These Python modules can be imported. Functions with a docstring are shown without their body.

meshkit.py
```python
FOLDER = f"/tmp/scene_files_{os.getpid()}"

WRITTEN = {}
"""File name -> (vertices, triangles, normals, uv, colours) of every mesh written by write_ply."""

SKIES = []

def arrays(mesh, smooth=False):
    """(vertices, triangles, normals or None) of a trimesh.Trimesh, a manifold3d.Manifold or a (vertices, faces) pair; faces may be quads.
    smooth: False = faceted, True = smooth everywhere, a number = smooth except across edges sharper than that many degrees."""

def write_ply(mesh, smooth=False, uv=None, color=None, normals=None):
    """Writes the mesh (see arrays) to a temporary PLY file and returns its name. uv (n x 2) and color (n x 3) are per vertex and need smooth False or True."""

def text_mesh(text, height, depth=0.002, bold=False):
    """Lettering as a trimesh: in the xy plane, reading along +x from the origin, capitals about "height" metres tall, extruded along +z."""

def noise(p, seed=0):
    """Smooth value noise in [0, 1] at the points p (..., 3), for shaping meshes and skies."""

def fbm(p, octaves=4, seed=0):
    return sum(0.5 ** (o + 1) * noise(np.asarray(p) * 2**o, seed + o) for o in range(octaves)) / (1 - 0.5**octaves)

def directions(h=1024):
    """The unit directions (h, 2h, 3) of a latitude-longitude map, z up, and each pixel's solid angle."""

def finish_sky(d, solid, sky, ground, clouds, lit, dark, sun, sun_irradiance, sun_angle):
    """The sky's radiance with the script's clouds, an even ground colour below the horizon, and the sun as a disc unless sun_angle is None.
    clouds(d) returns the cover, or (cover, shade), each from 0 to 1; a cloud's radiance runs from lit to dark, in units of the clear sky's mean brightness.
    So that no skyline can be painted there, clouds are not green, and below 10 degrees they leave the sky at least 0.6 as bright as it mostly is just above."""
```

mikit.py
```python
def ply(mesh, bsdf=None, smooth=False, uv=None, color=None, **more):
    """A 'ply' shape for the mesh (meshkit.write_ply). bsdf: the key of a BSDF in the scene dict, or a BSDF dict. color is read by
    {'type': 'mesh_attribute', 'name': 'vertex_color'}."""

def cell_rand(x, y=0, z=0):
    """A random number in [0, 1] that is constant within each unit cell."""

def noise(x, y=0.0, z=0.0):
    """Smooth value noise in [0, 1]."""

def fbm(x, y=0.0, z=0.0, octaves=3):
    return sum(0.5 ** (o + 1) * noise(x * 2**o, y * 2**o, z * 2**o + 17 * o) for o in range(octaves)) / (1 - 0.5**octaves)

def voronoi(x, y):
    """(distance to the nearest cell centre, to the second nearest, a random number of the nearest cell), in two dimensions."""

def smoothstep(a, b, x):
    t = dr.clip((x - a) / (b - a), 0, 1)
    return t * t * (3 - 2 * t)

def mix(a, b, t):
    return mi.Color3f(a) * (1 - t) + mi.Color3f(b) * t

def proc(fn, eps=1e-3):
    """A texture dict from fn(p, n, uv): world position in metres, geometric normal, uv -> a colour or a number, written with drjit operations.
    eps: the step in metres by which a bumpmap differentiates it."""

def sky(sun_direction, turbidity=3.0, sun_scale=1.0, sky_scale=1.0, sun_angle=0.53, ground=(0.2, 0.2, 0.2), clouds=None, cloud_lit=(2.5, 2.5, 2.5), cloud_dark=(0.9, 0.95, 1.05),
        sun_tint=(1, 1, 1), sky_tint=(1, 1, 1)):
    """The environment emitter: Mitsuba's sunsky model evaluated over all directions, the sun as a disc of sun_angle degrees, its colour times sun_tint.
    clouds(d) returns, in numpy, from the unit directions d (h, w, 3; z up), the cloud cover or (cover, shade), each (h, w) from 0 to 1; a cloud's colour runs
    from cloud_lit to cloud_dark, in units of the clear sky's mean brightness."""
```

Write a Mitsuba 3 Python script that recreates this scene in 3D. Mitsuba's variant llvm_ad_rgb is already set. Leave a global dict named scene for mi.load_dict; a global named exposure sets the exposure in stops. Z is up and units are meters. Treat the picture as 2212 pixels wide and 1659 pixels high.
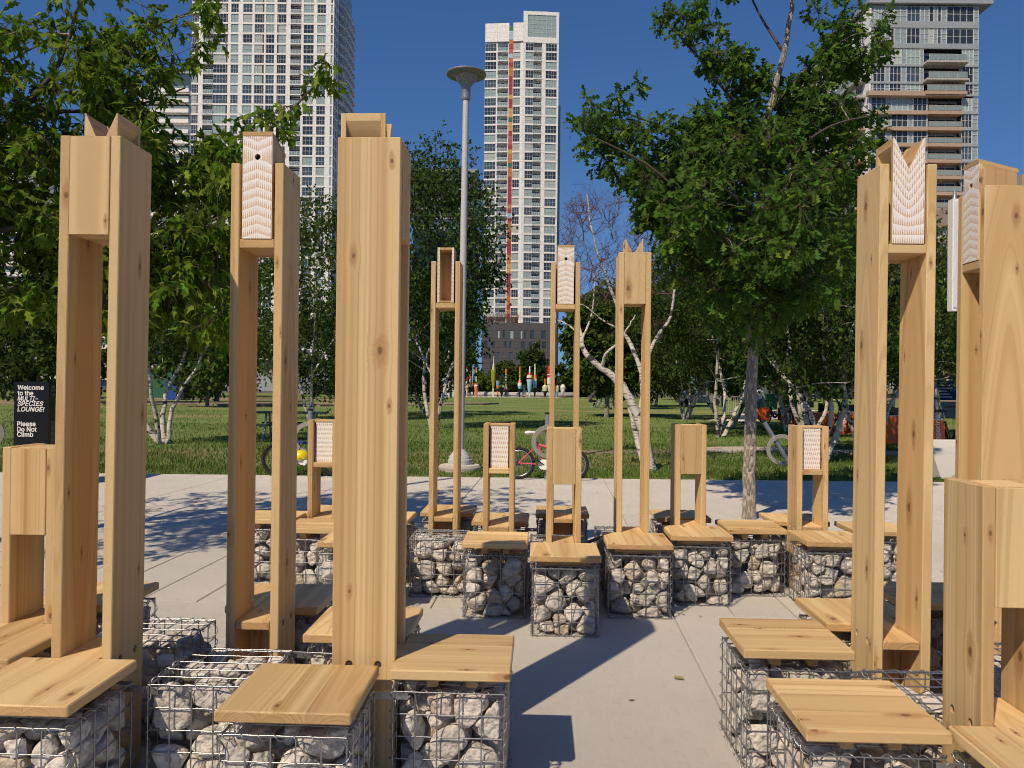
import math, random
import numpy as np, trimesh, manifold3d as m3, mitsuba as mi, drjit as dr, mikit, meshkit
from mikit import noise, fbm, smoothstep, mix, cell_rand, proc, ply
T = mi.ScalarTransform4f

# ---------------------------------------------------------------- camera, sky, exposure
EYE = np.array([0, 0, 1.45])
FPX, CX, CY = 1712.0, 1106.0, 829.5            # focal length and centre in 2212 x 1659 units
PITCH, ROLL = math.atan((838.0 - CY) / FPX), 0.0105
_f = np.array([0, math.cos(PITCH), math.sin(PITCH)])
_r = np.array([1.0, 0, 0]); _u = np.cross(_r, _f)
_r, _u = math.cos(ROLL) * _r + math.sin(ROLL) * _u, -math.sin(ROLL) * _r + math.cos(ROLL) * _u
SUN = (-1.27, -1.90, 2.30)
exposure = 1.46
scene, labels = {}, {}
scene['camera'] = {'type': 'perspective', 'fov': math.degrees(2 * math.atan(1106 / FPX)), 'fov_axis': 'x', 'near_clip': 0.05, 'far_clip': 6000.0,
                   'to_world': T().look_at(origin=EYE.tolist(), target=(EYE + _f).tolist(), up=_u.tolist())}
scene['daylight'] = mikit.sky(SUN, turbidity=2.6, sky_scale=0.72, sky_tint=(0.60, 0.86, 1.24), sun_tint=(1.0, 1.0, 0.985), ground=(0.2, 0.2, 0.17))


def at(x, y, Y):
    """the point at distance Y that stands at (x, y) in the photograph's 2212 x 1659 frame: used to measure where things are"""
    d = _f + _r * (x - CX) / FPX - _u * (y - CY) / FPX
    return EYE + d * Y / d[1]


def on_ground(x, y, z=0.0):
    d = _f + _r * (x - CX) / FPX - _u * (y - CY) / FPX
    return EYE + d * (z - EYE[2]) / d[2]


# ---------------------------------------------------------------- helpers
def numbered(name):
    if name not in used:
        used[name] = 0
        return name
    used[name] += 1
    return '%s_%03d' % (name, used[name])


used = {}


def thing(name, label=None, cat=None, group=None, kind=None):
    k = numbered(name)
    d = {}
    if label: d['label'] = label
    if cat: d['category'] = cat
    if group: d['group'] = group
    if kind: d['kind'] = kind
    labels[k] = d
    return k


def part(parent, name, shape, kind=None, label=None):
    k = numbered(parent + '__' + name)
    scene[k] = shape
    if kind or label:
        labels[k] = {**({'kind': kind} if kind else {}), **({'label': label} if label else {})}
    return k


def single(name, shape, label=None, cat=None, group=None, kind=None):
    k = thing(name, label, cat, group, kind)
    scene[k] = shape
    return k


def rot(z=0.0, x=0.0, y=0.0):
    cz, sz, cx, sx, cy, sy = math.cos(z), math.sin(z), math.cos(x), math.sin(x), math.cos(y), math.sin(y)
    return np.array([[cz, -sz, 0], [sz, cz, 0], [0, 0, 1]]) @ np.array([[1, 0, 0], [0, cx, -sx], [0, sx, cx]]) @ np.array([[cy, 0, sy], [0, 1, 0], [-sy, 0, cy]])


class MB:
    """collects triangles of ONE mesh"""
    def __init__(self): self.v, self.f, self.n, self.c = [], [], 0, []
    def add(self, v, f, R=None, t=None, color=None):
        v = np.asarray(v, float)
        if R is not None: v = v @ np.asarray(R).T
        if t is not None: v = v + np.asarray(t)
        f = np.asarray(f, int)
        if f.shape[1] == 4: f = np.vstack([f[:, [0, 1, 2]], f[:, [0, 2, 3]]])
        self.v.append(v); self.f.append(f + self.n); self.n += len(v)
        if color is not None: self.c.append(np.tile(np.asarray(color, float), (len(v), 1)) if np.ndim(color) == 1 else color)
        return self
    def box(self, lo, hi, R=None, t=None):
        return self.add(*box(lo, hi), R, t)
    def tube(self, pts, rad, sides=6, cap=True):
        return self.add(*tube(pts, rad, sides, cap))
    def arrays(self): return np.vstack(self.v), np.vstack(self.f)
    def color(self): return np.vstack(self.c)
    def shape(self, bsdf, smooth=False, **k):
        v, f = self.arrays()
        if self.c: return ply((v, f), bsdf, smooth=smooth, color=self.color(), **k)
        return ply((v, f), bsdf, smooth=smooth, **k)


BOXF = np.array([[0, 2, 3, 1], [4, 5, 7, 6], [0, 1, 5, 4], [2, 6, 7, 3], [0, 4, 6, 2], [1, 3, 7, 5]])


def box(lo, hi):
    lo, hi = np.asarray(lo, float), np.asarray(hi, float)
    v = np.array([[(hi if i & 4 else lo)[0], (hi if i & 2 else lo)[1], (hi if i & 1 else lo)[2]] for i in range(8)])
    f = np.array([[0, 1, 3, 2], [4, 6, 7, 5], [0, 4, 5, 1], [2, 3, 7, 6], [0, 2, 6, 4], [1, 5, 7, 3]])
    return v, f


def tube(pts, rad, sides=6, cap=True):
    pts = np.asarray(pts, float); n = len(pts)
    rad = np.full(n, rad) if np.ndim(rad) == 0 else np.asarray(rad, float)
    tg = np.gradient(pts, axis=0); tg /= np.linalg.norm(tg, axis=1, keepdims=True) + 1e-12
    a = np.cross(tg[0], [0.31, 0.17, 0.93]);
    if np.linalg.norm(a) < 1e-3: a = np.cross(tg[0], [1, 0, 0])
    a /= np.linalg.norm(a)
    ang = np.arange(sides) * 2 * math.pi / sides
    out = []
    for i in range(n):
        a = a - tg[i] * (a @ tg[i]); a /= np.linalg.norm(a) + 1e-12
        b = np.cross(tg[i], a)
        out.append(pts[i] + rad[i] * (np.cos(ang)[:, None] * a + np.sin(ang)[:, None] * b))
    v = np.vstack(out); f = []
    for i in range(n - 1):
        for j in range(sides):
            k = (j + 1) % sides
            f.append([i * sides + j, i * sides + k, (i + 1) * sides + k]); f.append([i * sides + j, (i + 1) * sides + k, (i + 1) * sides + j])
    if cap:
        v = np.vstack([v, pts[:1], pts[-1:]]); c0, c1 = len(v) - 2, len(v) - 1
        for j in range(sides):
            k = (j + 1) % sides
            f.append([c0, k, j]); f.append([c1, (n - 1) * sides + j, (n - 1) * sides + k])
    return v, np.array(f)


def lathe(profile, sides=24):
    """profile: (radius, height) from bottom to top"""
    prof = np.asarray(profile, float); n = len(prof)
    ang = np.arange(sides) * 2 * math.pi / sides
    v = np.vstack([np.stack([r * np.cos(ang), r * np.sin(ang), np.full(sides, z)], 1) for r, z in prof])
    f = []
    for i in range(n - 1):
        for j in range(sides):
            k = (j + 1) % sides
            f += [[i * sides + j, i * sides + k, (i + 1) * sides + k], [i * sides + j, (i + 1) * sides + k, (i + 1) * sides + j]]
    v = np.vstack([v, [[0, 0, prof[0, 1]], [0, 0, prof[-1, 1]]]]); a, b = len(v) - 2, len(v) - 1
    for j in range(sides):
        k = (j + 1) % sides
        f += [[a, k, j], [b, (n - 1) * sides + j, (n - 1) * sides + k]]
    return v, np.array(f)


def spline(pts, n):
    """smooth curve through the points (Catmull-Rom)"""
    p = np.asarray(pts, float)
    if len(p) < 3: return p[0] + np.linspace(0, 1, n)[:, None] * (p[-1] - p[0])
    p = np.vstack([2 * p[0] - p[1], p, 2 * p[-1] - p[-2]])
    m = len(p) - 3; out = []
    for s in np.linspace(0, m - 1e-9, n):
        i = int(s); t = s - i; a, b, c, d = p[i], p[i + 1], p[i + 2], p[i + 3]
        out.append(0.5 * (2 * b + (c - a) * t + (2 * a - 5 * b + 4 * c - d) * t * t + (3 * b - a - 3 * c + d) * t ** 3))
    return np.array(out)


# ---------------------------------------------------------------- materials
def rgb(*c): return {'type': 'rgb', 'value': list(map(float, c))}
def mat(name, d): scene[name] = d; return name
def paint(name, c, rough=0.5, spec=0.5, metal=0.0, **k):
    return mat(name, {'type': 'twosided', 'b': {'type': 'principled', 'base_color': rgb(*c), 'roughness': float(rough), 'specular': float(spec), 'metallic': float(metal), **k}})


def wood_col(p, n, uv):
    k = dr.floor(uv.x / 8); u = uv.x - 8 * k - 3
    fc = dr.floor(uv.y / 2 + 0.5); v = uv.y - 2 * fc
    s = k * 3.17 + fc * 0.73
    r1, r2, r3 = cell_rand(k, 11), cell_rand(k, 23), cell_rand(k, 37)
    endg = fc > 5.5
    core, halo, ve = mi.Float(0), mi.Float(0), v
    cu = dr.floor(u / 0.30)
    for j in (-1, 0, 1):
        c = cu + j
        a, b, d = cell_rand(c, k, fc), cell_rand(c, k, fc + 40), cell_rand(c, k, fc + 80)
        on = dr.select(cell_rand(c, k, fc + 120) < 0.72, 1.0, 0.0)
        rad = 0.0045 + 0.0095 * d * d
        du, dv = u - (c + 0.15 + 0.7 * a) * 0.30, v - (b - 0.5) * 0.17
        wob = 1 + 0.35 * (noise(u * 90, v * 90, s) - 0.5)
        dist = dr.sqrt(dr.square(du * 0.62) + dr.square(dv)) * wob
        w = dr.exp(-dr.square(dist / (rad * 3.2))) * on
        ve = ve - dv * 0.75 * w + 0.004 * w
        core = dr.maximum(core, on * smoothstep(rad * 1.15, rad * 0.55, dist))
        halo = dr.maximum(halo, on * smoothstep(rad * 2.4, rad * 1.0, dr.sqrt(dr.square(du * 0.30) + dr.square(dv)) * wob))
    # flat-sawn boards: nested arches along the board
    arch = dr.square((u - 0.4 + 1.3 * r3)) * (0.05 + 0.10 * r1)
    t = dr.sqrt(dr.square(ve - 0.02 * (r2 - 0.5)) + 0.0005) * 0.9 + arch * 0.35 + 0.016 * noise(u * 1.6, ve * 9, s)
    t = dr.select(r1 > 0.45, t, ve + 0.012 * noise(u * 1.1, ve * 7, s))
    lines = smoothstep(0.52, 0.86, noise(t * 150 + s * 5.1, u * 0.35, s + 3))
    bands = noise(t * 42 + s * 9.0, u * 0.22, s + 9)
    heart = smoothstep(0.45, 0.75, noise(t * 13 + s * 7.0, u * 0.3, s + 21))
    fib = noise(u * 9, v * 330, s)
    shade = 0.02 + 0.70 * bands * bands + 0.32 * lines + 0.07 * fib
    col = mix((0.650, 0.487, 0.256), (0.40, 0.245, 0.098), dr.clip(shade, 0, 1))
    col = mix(col, (0.44, 0.245, 0.105), heart * (0.12 + 0.36 * r2))
    col = col * (0.88 + 0.24 * r3)
    col = mix(col, (0.34, 0.175, 0.068), halo * 0.62)
    col = mix(col, (0.125, 0.055, 0.025), core * (0.55 + 0.4 * noise(u * 160, v * 160, s)))
    # end grain: rings round a pith
    ru, rv = u - (r1 - 0.5) * 0.12, v + 0.03 + 0.05 * r2
    rd = dr.sqrt(dr.square(ru) + dr.square(rv)) * (1 + 0.05 * noise(u * 30, v * 30, s))
    er = noise(rd * 330, s)
    ecol = mix((0.56, 0.375, 0.18), (0.36, 0.205, 0.085), 0.15 + 0.7 * er * er + 0.15 * noise(u * 60, v * 60, s)) * (0.9 + 0.2 * r3)
    return dr.select(endg, ecol, col)


def wood_bump(p, n, uv):
    k = dr.floor(uv.x / 8); u = uv.x - 8 * k - 3
    return 0.0006 * noise(u * 18, uv.y * 420, k)


mat('wood', {'type': 'twosided', 'b': {'type': 'principled', 'base_color': proc(wood_col), 'roughness': 0.58, 'specular': 0.35}})


def white_print(kind):
    """white ink printed on a cedar panel: uv is the place on the panel in metres"""
    def fn(p, n, uv):
        x, z = uv.x, uv.y
        ax = dr.abs(x)
        woodc = mix((0.62, 0.43, 0.27), (0.50, 0.32, 0.18), noise(x * 160, z * 3) * 0.7 + 0.3 * noise(x * 40, z * 1.2))
        jit = 0.0008 * noise(x * 120, z * 60)
        if kind == 'hole':
            d = dr.sqrt(dr.square(x) + dr.square(z - 0.338))
            up = smoothstep(0.30, 0.36, z)
            zz = z + 0.36 * ax * (1 - up) - 0.42 * ax * up + 0.012
            row = zz / 0.0375; f = row - dr.floor(row)
            q = (x + jit) / 0.0087; tt = dr.abs(q - dr.floor(q) - 0.5) * 2
            w = smoothstep(-0.12, 0.12, tt - (1 - f * 1.22) * 0.74)
            w = dr.maximum(w, smoothstep(0.020, 0.0165, d))
        elif kind == 'vee':
            zz = z - 1.35 * ax * smoothstep(0.02, 0.26, z)
            row = zz / 0.0335; f = row - dr.floor(row)
            q = (x + jit) / 0.0087; tt = dr.abs(q - dr.floor(q) - 0.5) * 2
            w = smoothstep(-0.12, 0.12, tt - (1 - f * 1.22) * 0.74)
        elif kind == 'drops':
            row = z / 0.033; ir = dr.floor(row); f = row - ir
            q = (x + jit) / 0.0148 + 0.5 * (ir - 2 * dr.floor(ir / 2)); tt = dr.abs(q - dr.floor(q) - 0.5) * 2
            q2 = q * 2; t2 = dr.abs(q2 - dr.floor(q2) - 0.5) * 2
            drop = smoothstep(0.08, -0.08, tt - 0.34 * (1 - dr.abs(f - 0.42) * 2.3)) + 0.8 * smoothstep(0.08, -0.08, t2 - 0.30 * (1 - dr.abs(f - 0.30) * 3.0))
            w = 1 - dr.clip(drop, 0, 1)
        else:                                                   # small darts on a narrow edge
            row = z / 0.030; f = row - dr.floor(row)
            w = 1 - smoothstep(0.06, -0.06, dr.abs(x) / 0.006 - 0.8 * (1 - f))
        wear = 0.90 + 0.10 * noise(x * 300, z * 300)
        return mix(woodc, (0.80, 0.79, 0.785), w * wear)
    return fn


for _k in ('hole', 'vee', 'drops', 'edge'):
    mat('print_' + _k, {'type': 'twosided', 'b': {'type': 'principled', 'base_color': proc(white_print(_k)), 'roughness': 0.5, 'specular': 0.4}})


def stone_col(p, n, uv):
    k = dr.floor(uv.x / 4 + 0.5); r, r2 = cell_rand(k, 5), cell_rand(k, 17)
    a = fbm(p.x * 26, p.y * 26, p.z * 26, octaves=3); b = noise(p.x * 120, p.y * 120, p.z * 120)
    col = mix((0.66, 0.63, 0.585), (0.43, 0.40, 0.36), smoothstep(0.35, 0.75, a) * 0.7 + 0.2 * b)
    col = mix(col, (0.50, 0.40, 0.26), smoothstep(0.90, 0.95, r) * 0.6)
    col = mix(col, (0.52, 0.38, 0.34), smoothstep(0.955, 0.97, r2) * 0.5)
    col = mix(col, (0.24, 0.22, 0.20), smoothstep(0.62, 0.70, noise(p.x * 60, p.y * 60, p.z * 60 + 9)) * 0.45)
    return col * (0.84 + 0.26 * cell_rand(k, 29))


def stone_bump(p, n, uv):
    return 0.020 * fbm(p.x * 45, p.y * 45, p.z * 45, octaves=3)


mat('limestone', {'type': 'twosided', 'b': {'type': 'bumpmap', 'arbitrary': proc(stone_bump, eps=2e-3), 'scale': 1.0, 'b': {'type': 'principled', 'base_color': proc(stone_col), 'roughness': 0.9, 'specular': 0.2}}})


def concrete_col(p, n, uv):
    a = fbm(p.x * 1.1, p.y * 1.1, 3.0, octaves=3); b = noise(p.x * 230, p.y * 26, 1.0); c = fbm(p.x * 7, p.y * 7, 5.0, octaves=3)
    k = cell_rand(dr.floor(uv.x), 3)
    col = mix((0.482, 0.460, 0.424), (0.385, 0.366, 0.335), 0.65 * a + 0.22 * b + 0.25 * (c - 0.5))
    spot = smoothstep(0.80, 0.86, noise(p.x * 33, p.y * 33, 8.0)); fleck = smoothstep(0.87, 0.91, noise(p.x * 140, p.y * 140, 2.0))
    col = mix(col, (0.26, 0.235, 0.20), spot * 0.10 + fleck * 0.22)
    stain = smoothstep(0.60, 0.78, fbm(p.x * 0.8 + 11, p.y * 2.2, 9.0, octaves=3))
    col = mix(col, (0.33, 0.30, 0.25), stain * 0.14)
    return col * (0.955 + 0.09 * k)


mat('concrete', {'type': 'twosided', 'b': {'type': 'principled', 'base_color': proc(concrete_col), 'roughness': 0.85, 'specular': 0.25}})


def lawn_col(p, n, uv):
    a = fbm(p.x * 0.35, p.y * 0.35, 2.0, octaves=3); b = fbm(p.x * 5, p.y * 2.2, 4.0, octaves=3)
    col = mix((0.070, 0.112, 0.030), (0.115, 0.145, 0.052), smoothstep(0.3, 0.7, a) * 0.6 + 0.4 * b)
    dry = smoothstep(0.60, 0.72, fbm(p.x * 0.11 + 7, p.y * 0.25, 6.0, octaves=4))
    return mix(col, (0.20, 0.155, 0.085), dry * 0.5)


mat('lawn_ground', {'type': 'twosided', 'b': {'type': 'principled', 'base_color': proc(lawn_col), 'roughness': 0.95, 'specular': 0.1}})


def dirt_col(p, n, uv):
    return mix((0.36, 0.29, 0.21), (0.25, 0.205, 0.145), fbm(p.x * 1.3, p.y * 1.3, 1.0, octaves=4))


mat('dirt', {'type': 'twosided', 'b': {'type': 'diffuse', 'reflectance': proc(dirt_col)}})


def bark_col(p, n, uv):
    a = noise(p.x * 75, p.y * 75, p.z * 16); b = fbm(p.x * 25, p.y * 25, p.z * 6, octaves=3)
    return mix((0.50, 0.44, 0.375), (0.20, 0.165, 0.135), smoothstep(0.35, 0.65, a) * 0.6 + 0.4 * b)


def bark_bump(p, n, uv):
    return 0.02 * smoothstep(0.3, 0.65, noise(p.x * 75, p.y * 75, p.z * 16)) + 0.006 * noise(p.x * 120, p.y * 120, p.z * 60)


mat('bark', {'type': 'twosided', 'b': {'type': 'bumpmap', 'arbitrary': proc(bark_bump, eps=3e-3), 'scale': 1.0, 'b': {'type': 'principled', 'base_color': proc(bark_col), 'roughness': 0.9, 'specular': 0.15}}})


def birch_col(p, n, uv):
    a = smoothstep(0.62, 0.74, noise(p.x * 9, p.y * 9, p.z * 38)); b = smoothstep(0.60, 0.68, fbm(p.x * 5 + 3, p.y * 5, p.z * 7, octaves=3))
    col = mix((0.66, 0.62, 0.57), (0.50, 0.455, 0.40), noise(p.x * 16, p.y * 16, p.z * 4))
    return mix(col, (0.055, 0.045, 0.04), dr.maximum(a * 0.65, b))


mat('birch_bark', {'type': 'twosided', 'b': {'type': 'principled', 'base_color': proc(birch_col), 'roughness': 0.75, 'specular': 0.25}})
paint('twig_bark', (0.095, 0.075, 0.06), 0.85, 0.2)
paint('red_twig', (0.15, 0.085, 0.07), 0.85, 0.2)
mat('leaf', {'type': 'principledthin', 'base_color': {'type': 'mesh_attribute', 'name': 'vertex_color'}, 'roughness': 0.42, 'spec_trans': 0.0, 'diff_trans': 0.9, 'eta': 1.45, 'spec_tint': 0.1})
mat('grass_blade', {'type': 'principledthin', 'base_color': {'type': 'mesh_attribute', 'name': 'vertex_color'}, 'roughness': 0.55, 'spec_trans': 0.0, 'diff_trans': 0.6, 'eta': 1.4})
mat('galvanised', {'type': 'twosided', 'b': {'type': 'principled', 'base_color': rgb(0.37, 0.385, 0.41), 'metallic': 0.85, 'roughness': 0.36, 'specular': 0.5}})
mat('steel_bracket', {'type': 'twosided', 'b': {'type': 'principled', 'base_color': rgb(0.36, 0.38, 0.39), 'metallic': 0.8, 'roughness': 0.38, 'specular': 0.5}})
paint('bolt_steel', (0.12, 0.11, 0.10), 0.45, 0.5, 0.6)
paint('pole_grey', (0.50, 0.50, 0.51), 0.45)
paint('pole_steel', (0.30, 0.32, 0.335), 0.42, 0.5, 0.5)
paint('cast_iron_grey', (0.30, 0.285, 0.26), 0.6)
paint('black_plastic', (0.012, 0.012, 0.013), 0.45)
paint('black_gloss', (0.006, 0.006, 0.007), 0.22, 0.5)
paint('rubber', (0.022, 0.022, 0.023), 0.8, 0.3)
paint('white_paint', (0.78, 0.78, 0.77), 0.45)
paint('letter_white', (0.80, 0.79, 0.76), 0.5)
paint('letter_grey', (0.16, 0.16, 0.165), 0.5)
paint('chrome', (0.75, 0.75, 0.76), 0.18, 0.5, 1.0)

paint('path_concrete', (0.30, 0.275, 0.24), 0.9, 0.15)
# ================================================================ the ground
GA = math.radians(-2.0)                                  # the installation stands 2 degrees off the view, the paving grid a little more
GR = rot(math.radians(-3.3))
from shapely.geometry import Polygon, box as sbox, LineString
rng = np.random.default_rng(7)

scene['city_ground'] = ply((np.array([[-2500, -400, -0.12], [2500, -400, -0.12], [2500, 3500, -0.12], [-2500, 3500, -0.12.real]]), np.array([[0, 1, 2], [0, 2, 3]])), paint('asphalt', (0.075, 0.075, 0.075), 0.9, 0.2))
labels['city_ground'] = {'kind': 'structure'}
EDGE = 12.82
labels['pavement'] = {'kind': 'structure'}
_b = MB().box((-40, -12, -0.11), (40, EDGE - 0.002, -0.052))
scene['pavement'] = _b.shape(paint('joint_dirt', (0.085, 0.07, 0.055), 0.95, 0.1))


def slab(x0, x1, y0, y1, name='slab'):
    g = 0.004
    pts = np.array([[x0 + g, y0 + g], [x1 - g, y0 + g], [x1 - g, y1 - g], [x0 + g, y1 - g]]) @ GR[:2, :2].T + [1.055, 5.12]
    poly = Polygon(pts).intersection(sbox(-60, -60, 60, EDGE))
    if poly.is_empty or poly.area < 1e-3: return
    inner = poly.buffer(-0.005, join_style=2)
    o = np.array(poly.exterior.coords)[:-1]; i = np.array(inner.exterior.coords)[:-1]
    if len(o) != len(i): i = o
    if Polygon(o).exterior.is_ccw is False: o = o[::-1]
    if Polygon(i).exterior.is_ccw is False: i = i[::-1]
    k0 = int(np.argmin(((i - o[0]) ** 2).sum(1))); i = np.roll(i, -k0, axis=0)
    n = len(o); dz = 0.0012 * rng.uniform(-1, 1)
    v = np.vstack([np.c_[o, np.full(n, -0.05)], np.c_[o, np.full(n, -0.005 + dz)], np.c_[i, np.full(n, dz)]])
    f = []
    for a in (0, 1):
        for j in range(n):
            k = (j + 1) % n
            f += [[a * n + j, a * n + k, (a + 1) * n + k], [a * n + j, (a + 1) * n + k, (a + 1) * n + j]]
    f += [[2 * n, 2 * n + j, 2 * n + j + 1] for j in range(1, n - 1)]
    sid = len(used) + rng.integers(0, 500) + 0.5
    part('pavement', name, ply((v, np.array(f)), 'concrete', uv=np.c_[sid + v[:, 0] * 1e-5, v[:, 1] * 1e-5]))


W = 1.97
for ix in range(-7, 8):
    for y0, y1 in ((-9.9, -4.0), (-4.0, 0.0)):
        slab(ix * W, ix * W + W, y0, y1)
for ix in range(-18, 26):
    slab(ix * W / 5, ix * W / 5 + W / 5, 0.0, 1.50)
for ix in range(-7, 9):
    for y0, y1 in ((1.50, 4.1), (4.1, 6.72), (6.72, 8.6)):
        slab(ix * W, ix * W + W, y0, y1)

# the lawn: a sheet that rises and dips by a few centimetres
def sheet(xs, ys, z):
    X, Y = np.meshgrid(xs, ys, indexing='ij'); P = np.stack([X, Y, z(X, Y)], -1).reshape(-1, 3)
    a = np.arange(len(xs) - 1)[:, None] * len(ys) + np.arange(len(ys) - 1)[None]; a = a.ravel()
    return P, np.vstack([np.c_[a, a + len(ys), a + len(ys) + 1], np.c_[a, a + len(ys) + 1, a + 1]])


def lawn_z(X, Y):
    q = np.stack([X * 0.16, Y * 0.16, X * 0], -1)
    return -0.004 + (meshkit.fbm(q, 3, 4) - 0.5) * 0.16 * np.clip((Y - 24) / 20, 0, 1)


labels['lawn'] = {'kind': 'structure'}
scene['lawn'] = ply(sheet(np.linspace(-160, 160, 161), np.r_[EDGE, np.linspace(13.5, 150, 140)], lawn_z), 'lawn_ground', smooth=True)


def strip(name, pts, widths, z, bsdf, n=40, thick=0.05, wob=0.0, seed=0):
    """a path: a slab that follows the points"""
    c = spline(pts, n); w = np.interp(np.linspace(0, 1, n), np.linspace(0, 1, len(widths)), widths)
    t = np.gradient(c, axis=0); t /= np.linalg.norm(t, axis=1, keepdims=True); s = np.c_[-t[:, 1], t[:, 0]]
    r = np.random.default_rng(seed)
    L = c[:, :2] + s * (w / 2 * (1 + wob * r.uniform(-1, 1, n)))[:, None]; Rr = c[:, :2] - s * (w / 2 * (1 + wob * r.uniform(-1, 1, n)))[:, None]
    v = np.vstack([np.c_[L, np.full(n, z)], np.c_[Rr, np.full(n, z)], np.c_[L, np.full(n, z - thick)], np.c_[Rr, np.full(n, z - thick)]])
    f = []
    for i in range(n - 1):
        f += [[i, n + i, n + i + 1], [i, n + i + 1, i + 1], [2 * n + i, i, i + 1], [2 * n + i, i + 1, 2 * n + i + 1], [n + i, 3 * n + i, 3 * n + i + 1], [n + i, 3 * n + i + 1, n + i + 1]]
    scene[name] = ply((v, np.array(f)), bsdf, uv=np.c_[np.full(len(v), 901.5) + v[:, 0] * 1e-5, v[:, 1] * 1e-5] if bsdf == 'concrete' else None)
    labels[name] = {'kind': 'structure'}


PATH = [(4.6, 18.6), (5.9, 19.6), (9.0, 18.6), (12.3, 16.9), (17.0, 15.0)]
strip('footpath', PATH, [1.2, 1.4, 1.5, 1.5, 1.6], 0.012, 'path_concrete')
strip('worn_path', [(-1.0, 18.4), (0.9, 18.2), (2.6, 18.3), (4.55, 18.62)], [0.1, 0.55, 0.8, 0.7], 0.010, 'dirt', wob=0.45, seed=3)
strip('dirt_path', [(-60, 53), (-40, 56), (-27, 60), (-15, 60), (-8, 64), (-2, 72)], [7, 8, 9, 7, 6, 2], 0.10, 'dirt', n=60, thick=0.3, wob=0.15, seed=5)
strip('dirt_path_001', [(-50, 78), (-34, 80), (-20, 79), (-9, 84)], [2, 5, 5, 1], 0.11, 'dirt', n=40, thick=0.3, wob=0.25, seed=6)

# ================================================================ cedar: boards with their own grain
BOARD = [0]


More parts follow.
